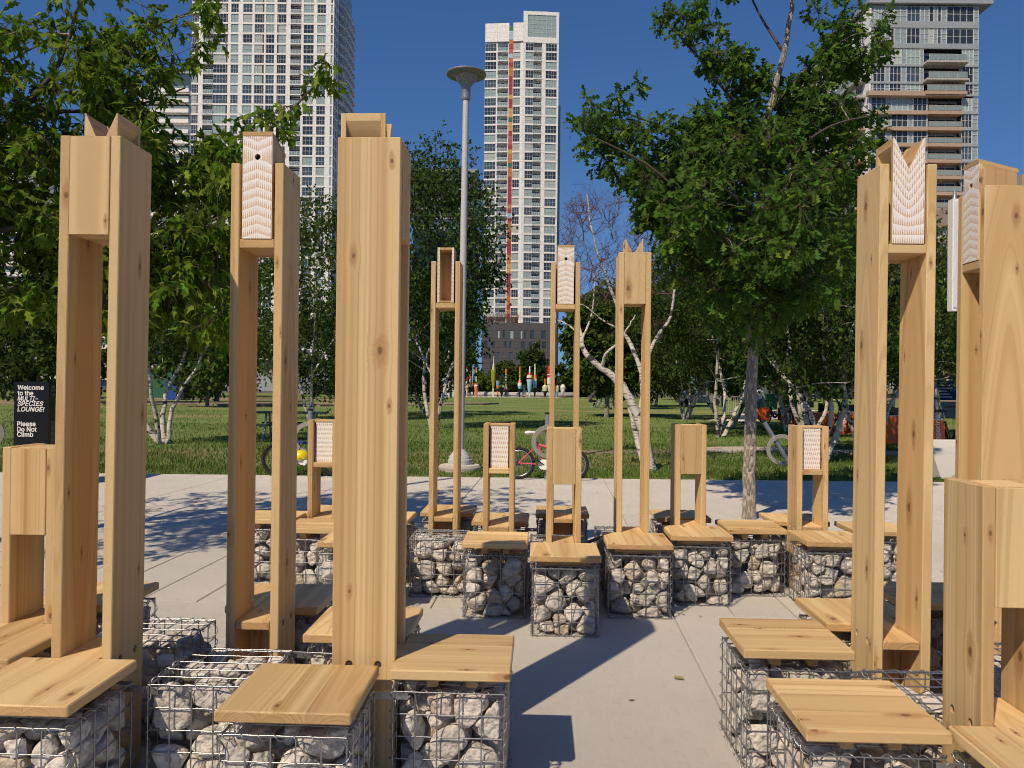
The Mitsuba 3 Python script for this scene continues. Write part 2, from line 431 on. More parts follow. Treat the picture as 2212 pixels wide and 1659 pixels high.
def wood_shape(mesh, grain, R=np.eye(3), t=(0, 0, 0), bsdf='wood', bid=None):
    """a board: its grain runs along its local axis 'grain'"""
    if hasattr(mesh, 'to_mesh'):
        q = mesh.to_mesh(); v, f = np.array(q.vert_properties[:, :3], float), np.array(q.tri_verts)
    else:
        v, f = mesh
        if np.shape(f)[1] == 4: f = np.vstack([f[:, [0, 1, 2]], f[:, [0, 2, 3]]])
    if bid is None: BOARD[0] += 1; bid = BOARD[0]
    c = (v.min(0) + v.max(0)) / 2
    P = v[f]; n = np.cross(P[:, 1] - P[:, 0], P[:, 2] - P[:, 0]); ax = np.abs(n).argmax(1); sg = n[np.arange(len(n)), ax] > 0
    P = P - c; uv = np.zeros((len(f), 3, 2))
    for a in range(3):
        m = ax == a
        if a == grain:
            o = [k for k in range(3) if k != a]
            uv[m, :, 0] = P[m][:, :, o[0]]; uv[m, :, 1] = P[m][:, :, o[1]] + 2 * (6 + sg[m][:, None])
        else:
            o = 3 - a - grain
            uv[m, :, 0] = P[m][:, :, grain]; uv[m, :, 1] = P[m][:, :, o] + 2 * (2 * (a % 3 == (grain + 1) % 3) + sg[m][:, None])
    uv[..., 0] += 8 * bid + 3
    P = (P + c) @ np.asarray(R).T + np.asarray(t)
    return ply((P.reshape(-1, 3), np.arange(len(f) * 3).reshape(-1, 3)), bsdf, uv=uv.reshape(-1, 2))


def cbox(lo, hi, c=0.003):
    """a box with chamfered edges, as a manifold"""
    lo, hi = np.asarray(lo, float), np.asarray(hi, float); pts = []
    for i in range(8):
        p = np.where([i & 4, i & 2, i & 1], hi, lo); s = np.where([i & 4, i & 2, i & 1], -c, c)
        for a in range(3):
            q = p + s; q[a] = p[a]; pts.append(q)
    return m3.Manifold.hull_points(np.array(pts))


def cyl(p0, p1, r, n=20):
    p0, p1 = np.asarray(p0, float), np.asarray(p1, float); h = np.linalg.norm(p1 - p0)
    c = m3.Manifold.cylinder(h, r, r, n)
    M = trimesh.geometry.align_vectors([0, 0, 1], p1 - p0)[:3]
    M[:, 3] = p0
    return c.transform(M)


# ================================================================ wire baskets of stones
S, CT = 0.387, 0.392                                      # basket width and height
WIRE, NW = 0.0026, 6


def panel_mesh(w, h):
    b = MB()
    for i in range(NW):
        s = i / (NW - 1)
        b.tube([(-w / 2 + s * w, 0, 0), (-w / 2 + s * w, 0, h)], WIRE, 5, False)
        b.tube([(-w / 2, 0.0035, s * h), (w / 2, 0.0035, s * h)], WIRE, 5, False)
    return b.shape('galvanised', smooth=True)


def spiral_mesh(L, seed):
    r = np.random.default_rng(seed); turns = 7; n = turns * 9 + 1; a = np.linspace(0, turns * 2 * math.pi, n) + r.uniform(0, 6)
    pts = np.c_[0.0105 * np.cos(a), 0.0105 * np.sin(a), np.linspace(0.004, L - 0.004, n) + 0.003 * np.sin(a * 0.7 + seed)]
    return MB().tube(pts, 0.0019, 4, True).shape('galvanised', smooth=True)


PANEL = panel_mesh(S, CT - 0.006); LID = panel_mesh(S, S)
SPIRALS = [spiral_mesh(S, k) for k in range(3)]


def stone_pack(seed, sub, n=66):
    """stones that fill the basket: rounded cells of a Voronoi division, each with its own bumps and a gap to the next"""
    from scipy.spatial import cKDTree
    r = np.random.default_rng(seed)
    lo, hi = np.array([-S / 2 + .004, -S / 2 + .004, 0.004]), np.array([S / 2 - .004, S / 2 - .004, CT - 0.014])
    p = r.uniform(lo, hi, (n, 3))
    q = r.uniform(lo, hi, (9000, 3))
    for _ in range(1):
        own = cKDTree(p).query(q)[1]
        p = p * 0.45 + 0.55 * np.array([q[own == k].mean(0) if (own == k).any() else p[k] for k in range(n)])
    ico = trimesh.creation.icosphere(subdivisions=sub); d = ico.vertices; out = []
    for k in range(n):
        o = np.delete(p, k, 0) - p[k]; L = np.linalg.norm(o, axis=1); j = L < 0.24
        nr, di = o[j] / L[j][:, None], L[j] / 2
        wn = np.vstack([np.eye(3), -np.eye(3)]); wd = np.r_[hi - p[k], p[k] - lo] - r.uniform(0, 0.012, 6)
        xf = r.normal(size=(7, 3)); xf /= np.linalg.norm(xf, axis=1)[:, None]
        nr, di = np.vstack([nr, wn, xf]), np.maximum(np.r_[di * r.uniform(0.88, 1.04, len(di)), wd, di.min() * r.uniform(1.0, 1.5, 7)], 0.014)
        c = np.maximum(d @ nr.T, 0) / di
        rad = (c ** 17).sum(1) ** (-1 / 17)
        rad = np.minimum(rad, 0.095)
        q1 = (d * rad[:, None] + p[k]) * 21
        rad = rad * (0.965 + 0.24 * (meshkit.fbm(q1, 3, seed) - 0.5) + 0.11 * (meshkit.fbm(q1 * 2.6 + 5, 3, seed + 3) - 0.5)) - 0.0012
        v = p[k] + d * rad[:, None]
        sid = seed * 50 + k
        out.append(ply((v, ico.faces), 'limestone', smooth=32 if sub > 2 else True, uv=None) if False else
                   ply((v, ico.faces), 'limestone', smooth=True, uv=np.c_[4 * sid + (v[:, 0] - p[k][0]), v[:, 1] + v[:, 2] * 0.7]))
    return out


PACK_LOW = [stone_pack(k, 2) for k in range(4)]
PACK_HIGH = [stone_pack(20 + k, 3, 58) for k in range(3)]


def mat4(R, t):
    M = np.eye(4); M[:3, :3] = R; M[:3, 3] = t
    return T(M)


NG = [0]
GROUPS = {}


def copy_of(shape, M):
    key = shape['filename']
    if key not in GROUPS:
        GROUPS[key] = 'piece_%03d' % len(GROUPS)
        scene[GROUPS[key]] = {'type': 'shapegroup', 'piece': shape}
    return {'type': 'instance', 'group': {'type': 'ref', 'id': GROUPS[key]}, 'to_world': M}


def gabion(x, y, label, near=False, ang=0.0, bare=False):
    k = thing('gabion_basket', label, 'gabion', 'stone baskets of the seating')
    NG[0] += 1; i = NG[0]
    R = rot(GA + ang + math.radians(rng.uniform(-0.7, 0.7))); t = np.array([x, y, 0.003])
    packs = PACK_HIGH if near else PACK_LOW
    pack = packs[i % len(packs)]; q = rot((i // len(packs)) % 4 * math.pi / 2)
    for s in pack: part(k, 'stone', copy_of(s, mat4(R @ q, t)))
    for a in range(4):
        Ra = R @ rot(a * math.pi / 2)
        part(k, 'wire_panel', copy_of(PANEL, mat4(Ra, t + Ra @ [0, -S / 2, 0.003])))
        part(k, 'edge_spiral', copy_of(SPIRALS[a % 3], mat4(Ra, t + Ra @ [-S / 2, -S / 2, 0])))
        Rs = Ra @ rot(0, 0, math.pi / 2)
        part(k, 'edge_spiral', copy_of(SPIRALS[(a + 1) % 3], mat4(Rs, t + Ra @ [-S / 2, -S / 2, CT - 0.003])))
        part(k, 'edge_spiral', copy_of(SPIRALS[(a + 2) % 3], mat4(Rs, t + Ra @ [-S / 2, -S / 2, 0.004])))
    Rl = R @ np.array([[1, 0, 0], [0, 0, 1], [0, -1, 0]]).T
    part(k, 'wire_panel', copy_of(LID, mat4(Rl, t + R @ [0, S / 2, CT - 0.002])))
    return k


# ================================================================ seats and nest posts
K = 1.0135                                                # the seat tops lie at 0.474 m
ZS, ST, SW = 0.474, 0.036, 0.1385
GAP, PT, PD = 0.147, 0.0365, 0.228                        # between the two planks; their thickness and width


def seat(x, y, label, ang=0.0, tongue=False, group='wooden seats on the stone baskets'):
    """three staves side by side; the middle one runs on between the planks of a nest post"""
    k = thing('wooden_seat', label, 'seat', group)
    R = rot(GA + ang); t = np.array([x, y, 0])
    for j in (-1, 0, 1):
        y1 = SW * 1.5 + (PD - 0.001 if tongue and j == 0 else 0)
        m = cbox((j * SW - SW / 2 + 0.0001, -SW * 1.5, ZS - ST), (j * SW + SW / 2 - 0.0001, y1, ZS), 0.0003)
        m = m ^ cbox((-SW * 1.5, -SW * 1.5, ZS - ST), (SW * 1.5, y1, ZS), 0.0045)
        part(k, 'stave', wood_shape(m, 1, R, t))
    for s in (-1, 1):
        part(k, 'batten', wood_shape(cbox((-0.15, s * 0.07 - 0.02, CT + 0.004), (0.15, s * 0.07 + 0.02, ZS - ST - 0.0005)), 0, R, t))
    return k


def nest_post(x, y, ang, kind, top, label, cat='birdhouse post', group=None, lean=0.0):
    """two planks with a nest box between them; local y = 0 is the side where one sits, y = PD the side of the printed panel"""
    tall = kind != 'bee'
    k = thing('nest_post', label, cat, group)
    R = rot(0, 0, lean) @ rot(GA + ang); t = np.array([x, y, 0])
    def W(name, m, grain=2, parent=k, **kw): return part(parent, name, wood_shape(m, grain, R, t, **kw))
    bolts = [(0.062, ZS - ST / 2), (0.166, ZS - ST / 2), (0.112, 0.105)]
    for s in (-1, 1):
        lo, hi = sorted((s * GAP / 2, s * (GAP / 2 + PT)))
        m = cbox((lo, 0, 0.004), (hi, PD, top), 0.003)
        xo = s * (GAP / 2 + PT)
        for by, bz in bolts:
            m = m - cyl((xo + s * 0.01, by, bz), (xo - s * 0.017, by, bz), 0.0135)
        pk = W('plank', m)
        for by, bz in bolts:
            b = cyl((xo - s * 0.0165, by, bz), (xo - s * 0.006, by, bz), 0.0085, 6)
            q = b.to_mesh(); part(pk, 'bolt', ply((np.array(q.vert_properties[:, :3]) @ R.T + t, q.tri_verts), 'bolt_steel'))
    g = GAP / 2 - 0.001
    W('lower_panel', cbox((-g, 0.03, 0.02), (g, 0.055, ZS - ST - 0.001), 0.002))
    if not tall:
        b0 = top - 0.352
        W('blank_panel', cbox((-g, -0.002, b0 - 0.004), (g, 0.034, top - 0.004), 0.002))
        W('shelf', cbox((-g, 0.036, b0), (g, PD - 0.006, b0 + 0.037), 0.003), 0)
        z0, z1 = b0 + 0.0385, top - 0.018
        m = cbox((-0.063, 0.05, z0), (0.063, PD - 0.036, z1), 0.0015)
        for r in range(8):
            for c in range(4):
                hx, hz = -0.044 + c * 0.0296 - 0.0074 * (r % 2), z0 + 0.046 + r * 0.033
                if hz < z1 - 0.01 and (r * 5 + c * 3) % 7 < 5: m = m - cyl((hx, PD, hz), (hx, PD - 0.07, hz), 0.0028, 8)
        q = m.to_mesh(); v = np.array(q.vert_properties[:, :3], float); f = np.array(q.tri_verts); P = v[f]
        n = np.cross(P[:, 1] - P[:, 0], P[:, 2] - P[:, 0]); side = np.abs(n[:, 0]) > np.abs(n[:, 1])
        uv = np.stack([np.where(side[:, None], P[..., 1], P[..., 0]), P[..., 2] - z0], -1)
        part(k, 'bee_block', ply(((P.reshape(-1, 3)) @ R.T + t, np.arange(len(f) * 3).reshape(-1, 3)), 'print_drops', uv=uv.reshape(-1, 2)))
        W('lid', cbox((-g, 0.036, top - 0.0165), (g, PD - 0.03, top - 0.003), 0.002), 0)
        return k
    b0 = top - 0.355
    W('blank_panel', cbox((-g, -0.002, b0), (g, 0.034, top - 0.002), 0.002))
    W('shelf', cbox((-g, 0.036, b0 + 0.002), (g, PD - 0.002, b0 + 0.040), 0.003), 0)
    z0 = b0 + 0.0415; w = 0.0615; yf, yb = PD + 0.001, 0.066
    def printed(name, poly, bsdf, holes=()):
        """the front panel: a board, and the thin printed face on it"""
        for nm, y0, y1, bs in (('front_panel', yf - 0.018, yf - 0.001, 'wood'), (name, yf - 0.001, yf, bsdf)):
            m = m3.CrossSection([np.array(poly)]).extrude(y1 - y0)
            m = m.transform(np.array([[1, 0, 0, 0], [0, 0, -1.0, y1], [0, 1, 0, 0]]))
            for hx, hz, hr in holes: m = m - cyl((hx, y0 - 0.01, hz), (hx, y1 + 0.01, hz), hr, 24)
            if bs == 'wood': W(nm, m)
            else:
                q = m.to_mesh(); v = np.array(q.vert_properties[:, :3], float)
                part(k, nm, ply((v @ R.T + t, q.tri_verts), bs, uv=np.c_[v[:, 0], v[:, 2] - z0]))
    if kind == 'hole':
        zt = z0 + 0.424; drop = 0.042
        printed('printed_face', [(-w, z0), (w, z0), (w, zt), (-w, zt)], 'print_hole', [(0, z0 + 0.338, 0.0125)])
        for s in (-1, 1):
            a, b = sorted((s * w, s * (w - 0.015)))
            pts = [(x_, y_, z_) for x_ in (a, b) for y_, z_ in ((yf - 0.0185, z0), (yf - 0.0185, zt - 0.003), (yb, zt - drop), (yb, z0))]
            W('side_panel', m3.Manifold.hull_points(np.array(pts)))
        W('rear_panel', cbox((-w + 0.0155, yb, z0), (w - 0.0155, yb + 0.015, zt - drop - 0.002), 0.001))
        pts = [(x_, y_, z_ + dz) for x_ in (-w - 0.001, w + 0.001) for dz in (0.0, 0.017) for y_, z_ in ((yf + 0.002, zt + 0.001), (yb - 0.006, zt - drop - 0.001))]
        W('roof', m3.Manifold.hull_points(np.array(pts)), 1)
    elif kind == 'vee':
        zn, zt = z0 + 0.290, z0 + 0.416
        poly = [(-w, z0), (w, z0), (w, zt), (w - 0.004, zt), (0, zn), (-w + 0.004, zt), (-w, zt)]
        printed('printed_face', poly, 'print_vee')
        m = m3.CrossSection([np.array(poly)]).extrude(0.017).transform(np.array([[1, 0, 0, 0], [0, 0, -1.0, yb + 0.017], [0, 1, 0, 0]]))
        W('rear_panel', m)
        for s in (-1, 1):
            pts = [(x_, y_, z_) for y_ in (yb + 0.0175, yf - 0.0185) for x_, z_ in ((s * w, zt), (s * w, zt - 0.028), (0, zn), (0, zn - 0.026))]
            W('roof_wing', m3.Manifold.hull_points(np.array(pts)), 1)
            W('floor_strip', cbox(*[np.minimum((s * w, yb + 0.018, z0), (s * 0.02, yf - 0.019, z0)), np.maximum((s * w, yb + 0.018, z0 + 0.012), (s * 0.02, yf - 0.019, z0 + 0.012))], 0.001), 1)
    else:                                                       # an open-fronted box with printed edges
        zt = z0 + 0.415; e = 0.0155
        for s in (-1, 1):
            a, b = sorted((s * w, s * (w - e)))
            W('side_panel', cbox((a, yb, z0), (b, yf - 0.0015, zt), 0.001))
            v, f = box((a, yf - 0.0014, z0), (b, yf, zt))
            part(k, 'printed_edge', ply((v @ R.T + t, f), 'print_edge', uv=np.c_[v[:, 0] - (a + b) / 2, v[:, 2] - z0]))
        W('rear_panel', cbox((-w + e + 0.0005, yb, z0), (w - e - 0.0005, yb + 0.015, zt - 0.018), 0.001))
        W('roof', cbox((-w + e + 0.0005, yb, zt - 0.0175), (w - e - 0.0005, yf - 0.001, zt), 0.001), 1)
        W('floor', cbox((-w + e + 0.0005, yb + 0.0155, z0 + 0.0005), (w - e - 0.0005, yf - 0.001, z0 + 0.014), 0.001), 1)
    return k


def unit(name, x, y, ang, kind, label, seat_label, basket_label, tall_top=None, near=False, with_seat=True, lean=0.0):
    x, y = x * K, y * K
    top = (tall_top or 1.198) if kind == 'bee' else (tall_top or 2.345 + 0.016 * (y - 2.8))
    group = 'low wooden posts with bee blocks' if kind == 'bee' else 'tall wooden posts with bird boxes'
    nest_post(x, y, ang, kind, top, label, 'bee hotel post' if kind == 'bee' else 'birdhouse post', group, lean)
    R = rot(GA + ang)
    c = np.array([x, y, 0]) + R @ [0, -SW * 1.5 - 0.001, 0]
    if with_seat:
        seat(c[0], c[1], seat_label, ang, True)
        c2 = c + R @ [0, 0.005, 0]
        gabion(c2[0], c2[1], basket_label, near, ang)


PI = math.pi
unit('P1', -1.505, 2.785, 0, 'vee', 'leftmost tall post pair, blank knotty panel and two pointed roof peaks on top', 'front left-hand seat joined to the leftmost tall post pair', 'stone basket under the seat in the bottom left corner', 2.335, True, lean=0.0055)
unit('P2', -1.040, 3.455, PI, 'hole', 'tall post pair left of the nearest one, white zigzag birdhouse with round hole', 'shaded seat behind the tall post pair with the left zigzag birdhouse', 'stone basket under the shaded seat behind the left zigzag birdhouse post', 2.37)
unit('P3', -0.398, 2.905, PI / 2, 'vee', 'nearest tall post pair left of centre, its broad plank facing the camera with two bolts', 'pale seat right of the nearest tall broad plank, half in its shadow', 'stone basket under the pale seat right of the nearest broad plank', 2.345, True)
unit('P4', -0.493, 6.10, PI, 'open', 'far tall post pair beside the lamp pole, open-fronted box with white edges', 'seat in shadow behind the far post pair with the open-fronted box', 'stone basket in shadow behind the far post pair with the open-fronted box')
unit('P5', 0.398, 6.09, PI, 'hole', 'far tall post pair in the middle with a white round-holed birdhouse', 'small shaded seat behind the far middle birdhouse post', 'stone basket behind the far middle birdhouse post')
unit('P6', 0.822, 5.335, 0, 'vee', 'far tall post pair right of the middle, blank panel and two sharp peaks', 'seat in front of the far post pair with two sharp peaks', 'stone basket under the seat of the far post pair with two sharp peaks')
unit('P7', 1.520, 3.285, PI, 'vee', 'tall post pair on the right with a V-notched white zigzag panel', 'brown seat behind the tall post pair with the V-notched panel', 'stone basket under the brown seat behind the V-notched post pair', 2.345, lean=0.006)
unit('P8', 2.222, 3.470, PI / 2, 'hole', 'tall post pair cut by the right picture edge, its white birdhouse seen from the side', '', '', 2.345, with_seat=False, lean=0.005)
unit('L1', -1.935, 3.180, 0, 'bee', 'low post pair at the left picture edge with a blank panel', 'seat at the left picture edge in front of the low post pair', 'stone basket under the seat at the left picture edge', 1.188, near=True)
unit('L2', -1.370, 6.015, PI, 'bee', 'low post pair with white dotted bee block, half hidden by the nearest broad plank', 'far left seat behind the half-hidden low bee block', 'stone basket under the far left seat behind the half-hidden bee block')
unit('L3', -0.077, 5.715, PI, 'bee', 'low post pair with white dotted bee block left of the pink bicycle', 'seat half in shadow behind the low bee block beside the pink bicycle', 'stone basket behind the low bee block beside the pink bicycle')
unit('L4', 0.332, 4.960, 0, 'bee', 'low post pair with plain panel in front of the pink bicycle', 'front middle seat, joined to the low post pair before the pink bicycle', 'front stone basket in the middle of the paving, below the plain low post pair')
unit('L5', 1.280, 5.640, 0, 'bee', 'low post pair with plain panel to the right of the leaning birch', 'seat of the plain low post pair right of the leaning birch', 'stone basket under the seat of the plain low post pair right of the leaning birch')
unit('L6', 2.148, 5.845, PI, 'bee', 'low post pair with white dotted bee block right of the oak trunk', 'far right seat behind the bee block right of the oak trunk', 'stone basket behind the bee block right of the oak trunk')
unit('L7', 1.478, 2.295, 0, 'bee', 'nearest low post pair, large plain panel cut by the right picture edge', 'seat in the bottom right corner of the picture', 'stone basket under the seat in the bottom right corner', 1.176, near=True)

for x, y, ang, near, lab, glab in (
        (-0.660, 2.545, 0, True, 'square seat at the bottom left of the middle with a dark split knot', 'stone basket under the seat with the dark split knot'),
        (1.085, 3.150, PI / 2, True, 'rear one of the two pale square seats in the right foreground', 'stone basket under the rear of the two pale right-hand seats'),
        (1.060, 2.455, PI / 2, True, 'nearest one of the two pale square seats in the right foreground', 'stone basket under the nearest of the two pale right-hand seats'),
        (-0.590, 3.275, 0, False, 'seat behind the nearest broad plank, showing on both sides of it', 'stone basket behind the nearest broad plank'),
        (1.720, 5.700, PI / 2, False, 'seat in front of the foot of the oak trunk', 'stone basket in front of the foot of the oak trunk'),
        (2.115, 5.280, 0, False, 'pale seat in front of the right-hand bee block', 'stone basket under the pale seat in front of the right-hand bee block'),
        (-0.090, 5.115, PI / 2, False, 'seat crossed by a shadow in front of the bee block beside the pink bicycle', 'dark shaded stone basket left of the middle front basket'),
        (1.310, 6.160, 0, False, 'dark shaded seat behind the plain low post pair right of the leaning birch', 'stone basket behind the plain low post pair right of the leaning birch'),
        (2.010, 3.830, PI / 2, False, 'dark shaded seat behind the right V-notched post pair and the right edge post', 'shaded stone basket behind the right edge post pair'),
        (2.600, 5.680, 0, False, 'seat farthest to the right behind the V-notched post pair', 'stone basket farthest to the right behind the V-notched post pair'),
        (-1.765, 5.910, PI / 2, False, 'far seat at the left seen past the left zigzag birdhouse post', 'far stone basket at the left past the left zigzag birdhouse post'),
        (-1.340, 5.555, PI / 2, False, 'pale seat below the half-hidden bee block', 'stone basket below the half-hidden bee block'),
        (-0.985, 5.095, 0, False, 'seat whose corner shows at the left side of the nearest broad plank', 'stone basket left of the nearest broad plank, below the corner of a seat'),
        (-0.940, 5.930, 0, False, 'dark seat end showing right of the nearest broad plank', 'dark stone basket right of the nearest broad plank, far row'),
        (-1.920, 3.670, 0, False, 'seat end behind the leftmost tall post pair', 'stone basket behind the leftmost tall post pair, under a seat end')):
    seat(x * K, y * K, lab, ang)
    gabion(x * K, y * K, glab, near, ang)

for x, y, near, lab in (
        (-1.500, 3.330, False, 'uncovered stone basket behind the leftmost tall post pair'),
        (-1.065, 2.970, True, 'uncovered stone basket between the leftmost tall posts and the seat with the split knot'),
        (-0.490, 5.585, False, 'uncovered stone basket in front of the far open-fronted box'),
        (0.330, 5.430, False, 'uncovered stone basket behind the plain low post pair in front of the pink bicycle'),
        (0.820, 5.790, False, 'uncovered stone basket behind the far post pair with two sharp peaks'),
        (1.525, 2.800, True, 'uncovered stone basket in front of the V-notched post pair'),
        (2.015, 3.110, False, 'uncovered stone basket at the foot of the right edge post pair')):
    gabion(x * K if not near else x, y * K if not near else y, lab, near, bare=True)


def strap(p, q, label):
    p, q = np.array([*p, 0.374]), np.array([*q, 0.374]); d = q - p; L = np.linalg.norm(d[:2]); a = math.atan2(d[1], d[0]); R = rot(a)
    m = cbox((-0.035, -0.0022, -0.013), (L + 0.035, 0.0022, 0.013), 0.0008)
    for hx in (0.02, L - 0.02): m = m - cyl((hx, -0.01, 0), (hx, 0.01, 0), 0.0045, 10)
    q_ = m.to_mesh()
    single('steel_strap', ply((np.array(q_.vert_properties[:, :3]) @ R.T + p + [0, 0.006, 0], q_.tri_verts), 'steel_bracket'), label, 'strap', 'steel straps between the baskets')


strap((-0.47, 2.760), (-0.385, 2.760), 'steel strap in front of the nearest broad plank between two baskets')
strap((-1.335, 2.800), (-1.265, 2.785), 'steel strap right of the front left seat')
strap((-0.870, 3.170), (-0.800, 3.165), 'steel strap at the left foot of the nearest broad plank')
strap((1.290, 3.010), (1.345, 3.015), 'steel strap in front of the V-notched post pair')
strap((1.265, 2.275), (1.300, 2.275), 'steel strap at the bottom right between two baskets')
strap((0.145, 6.02), (0.235, 6.02), 'rear steel strap left of the far middle birdhouse post')
strap((0.12, 5.50), (0.16, 5.50), 'steel strap left of the plain low post pair in front of the pink bicycle')
strap((0.54, 5.55), (0.63, 5.70), 'steel strap between the middle post pair and the two sharp peaks')
strap((1.03, 5.72), (1.10, 5.72), 'steel strap right of the far post pair with two sharp peaks')
strap((-0.72, 6.0), (-0.66, 6.0), 'steel strap left of the far open-fronted box')
# ================================================================ leaves, trees, grass
def leaf_template(kind):
    """a leaf of length 1 along y, folded along its midrib and drooping: vertices and triangles"""
    ts, ws, droop, fold = {
        'lobed': ([0, .24, .36, .50, .62, .78, 1.0], [.012, .17, .05, .29, .07, .25, .0], 0.30, 0.10),
        'toothed': ([0, .26, .40, .56, .70, 1.0], [.01, .17, .08, .22, .08, .0], 0.36, 0.12),
        'small': ([0, .35, 1.0], [.02, .34, .0], 0.10, 0.08)}[kind]
    v, f = [], []
    for t, w in zip(ts, ws):
        z = -droop * t * t
        y = t * (1 - 0.10 * droop * t)
        o = 0.07 if kind != 'small' and w > 0.2 else 0.0
        v += [[-w, y + o, z - fold * w], [0, y, z], [w, y + o, z - fold * w]]
    for i in range(len(ts) - 1):
        a, b = 3 * i, 3 * i + 3
        f += [[a, a + 1, b + 1], [a, b + 1, b], [a + 1, a + 2, b + 2], [a + 1, b + 2, b + 1]]
    return np.array(v), np.array([x for x in f if len(set(map(tuple, np.array(v)[x]))) == 3])


LEAF = {k: leaf_template(k) for k in ('lobed', 'toothed', 'small')}


LEAF['small'] = (np.array([[0, 0, 0], [-.36, .42, -.05], [.36, .42, -.05], [0, 1.0, -.12]]), np.array([[0, 2, 1], [1, 2, 3]]))


def unitv(a): return a / (np.linalg.norm(a, axis=-1, keepdims=True) + 1e-12)


def leaves(pos, along, up, size, kind, colors):
    """one mesh of all the leaves of a crown"""
    tv, tf = LEAF[kind]
    y = unitv(along); x = unitv(np.cross(y, up)); z = np.cross(x, y)
    size = np.asarray(size)[:, None, None]
    V = pos[:, None] + size * (tv[None, :, :1] * x[:, None] + tv[None, :, 1:2] * y[:, None] + tv[None, :, 2:] * z[:, None])
    F = tf[None] + (np.arange(len(pos)) * len(tv))[:, None, None]
    return V.reshape(-1, 3), F.reshape(-1, 3), np.repeat(colors, len(tv), 0)


def green(r, n, base, var=0.22, young=0.12, ycol=(0.20, 0.23, 0.045)):
    c = np.array(base)[None] * (1 + var * r.normal(size=(n, 1))) * (1 + 0.08 * r.normal(size=(n, 3)))
    yy = r.random(n) < young
    c[yy] = np.array(ycol) * (1 + 0.2 * r.normal(size=(yy.sum(), 1)))
    return np.clip(c, 0.008, 0.5)


class Tree:
    """limbs given by hand, finer branches grown from them to the clumps of the crown"""
    def __init__(self, seed): self.r = np.random.default_rng(seed); self.every = 1; self.wood, self.twig, self.nodes, self.L = MB(), MB(), [], []
    def limb(self, pts, r0, r1, n=14, sides=8, mb=None, wob=0.03):
        c = spline(pts, n); k = self.r.normal(size=(n, 3)) * wob * r0 * 4; k[0] = k[-1] = 0; c = c + k
        rad = np.linspace(r0, r1, n)
        (mb or self.wood).tube(c, rad, sides)
        self.nodes += [(p, q) for p, q in zip(c[2:], rad[2:])]
        return c
    def branch_to(self, target, r1=0.004, mb=None, sides=5):
        P = np.array([n[0] for n in self.nodes]); d = np.linalg.norm(P - target, axis=1) + 0.9 * np.maximum(P[:, 2] - target[2] + 0.1, 0)
        i = int(d.argmin()); p, q = self.nodes[i]; L = np.linalg.norm(target - p)
        mid = (p + target) / 2 + self.r.normal(size=3) * 0.10 * L + [0, 0, 0.08 * L]
        n = 7; c = spline([p, mid, target], n); rad = np.linspace(min(q * 0.7, 0.008 + 0.020 * L), r1, n)
        (mb or self.wood).tube(c, rad, sides, False)
        self.nodes += [(a, b) for a, b in zip(c[2:], rad[2:])]
        return unitv(target - mid)
    def clump(self, c, rad, ntw, nleaf, lsize, spread=0.14, droop=0.35, out=None, twig_r=0.0035):
        """twigs that radiate from the end of a branch, each with a tuft of leaves"""
        r = self.r
        d = unitv(r.normal(size=(ntw, 3)) + (0 if out is None else out))
        tips = c + d * rad * r.uniform(0.35, 1.0, (ntw, 1)) + [0, 0, -droop * rad * 0.3]
        for q in tips[::self.every] if self.every else ():
            self.twig.tube(np.array([c, q]), [twig_r, twig_r * 0.4], 3, False)
        for j in range(nleaf):
            s = r.uniform(0.55, 1.0, (ntw, 1))
            p = c + (tips - c) * s
            a = unitv(unitv(tips - c) * 0.7 + r.normal(size=(ntw, 3)) * 0.8 + [0, 0, -droop])
            u = unitv(np.array([0, 0, 1.0]) + r.normal(size=(ntw, 3)) * 0.45)
            self.L.append((p + a * 0.01, a, u, lsize * r.uniform(0.62, 1.15, ntw)))
    def finish(self, name, label, cat, kind, base, wood_mat='bark', twig_mat='twig_bark', young=0.12, group=None, ycol=(0.20, 0.23, 0.045), var=0.22):
        k = thing(name, label, cat, group)
        if self.wood.v: part(k, 'trunk', self.wood.shape(wood_mat, smooth=True))
        if self.twig.v: part(k, 'twigs', self.twig.shape(twig_mat, smooth=True), 'stuff')
        if self.L:
            p, a, u, s = (np.concatenate([x[i] for x in self.L]) for i in range(4))
            V, F, C = leaves(p, a, u, s, kind, green(self.r, len(p), base, var, young, ycol))
            part(k, 'crown', ply((V, F), 'leaf', color=C), 'stuff')
        return k


from shapely.geometry import Point


def fill(poly, n, r, Y, dY, jitter=1.0):
    """n points in the space that the outline (measured in the photograph at distance Y) bounds, spread in depth"""
    P = Polygon(poly); x0, y0, x1, y1 = P.bounds; out = []
    while len(out) < n:
        x, y = r.uniform(x0, x1), r.uniform(y0, y1)
        if P.contains(Point(x, y)):
            e = min(P.boundary.distance(Point(x, y)) / 120, 1.0)
            out.append(at(x, y, Y + dY * r.uniform(-1, 1) * (0.35 + 0.65 * e)))
    return np.array(out)


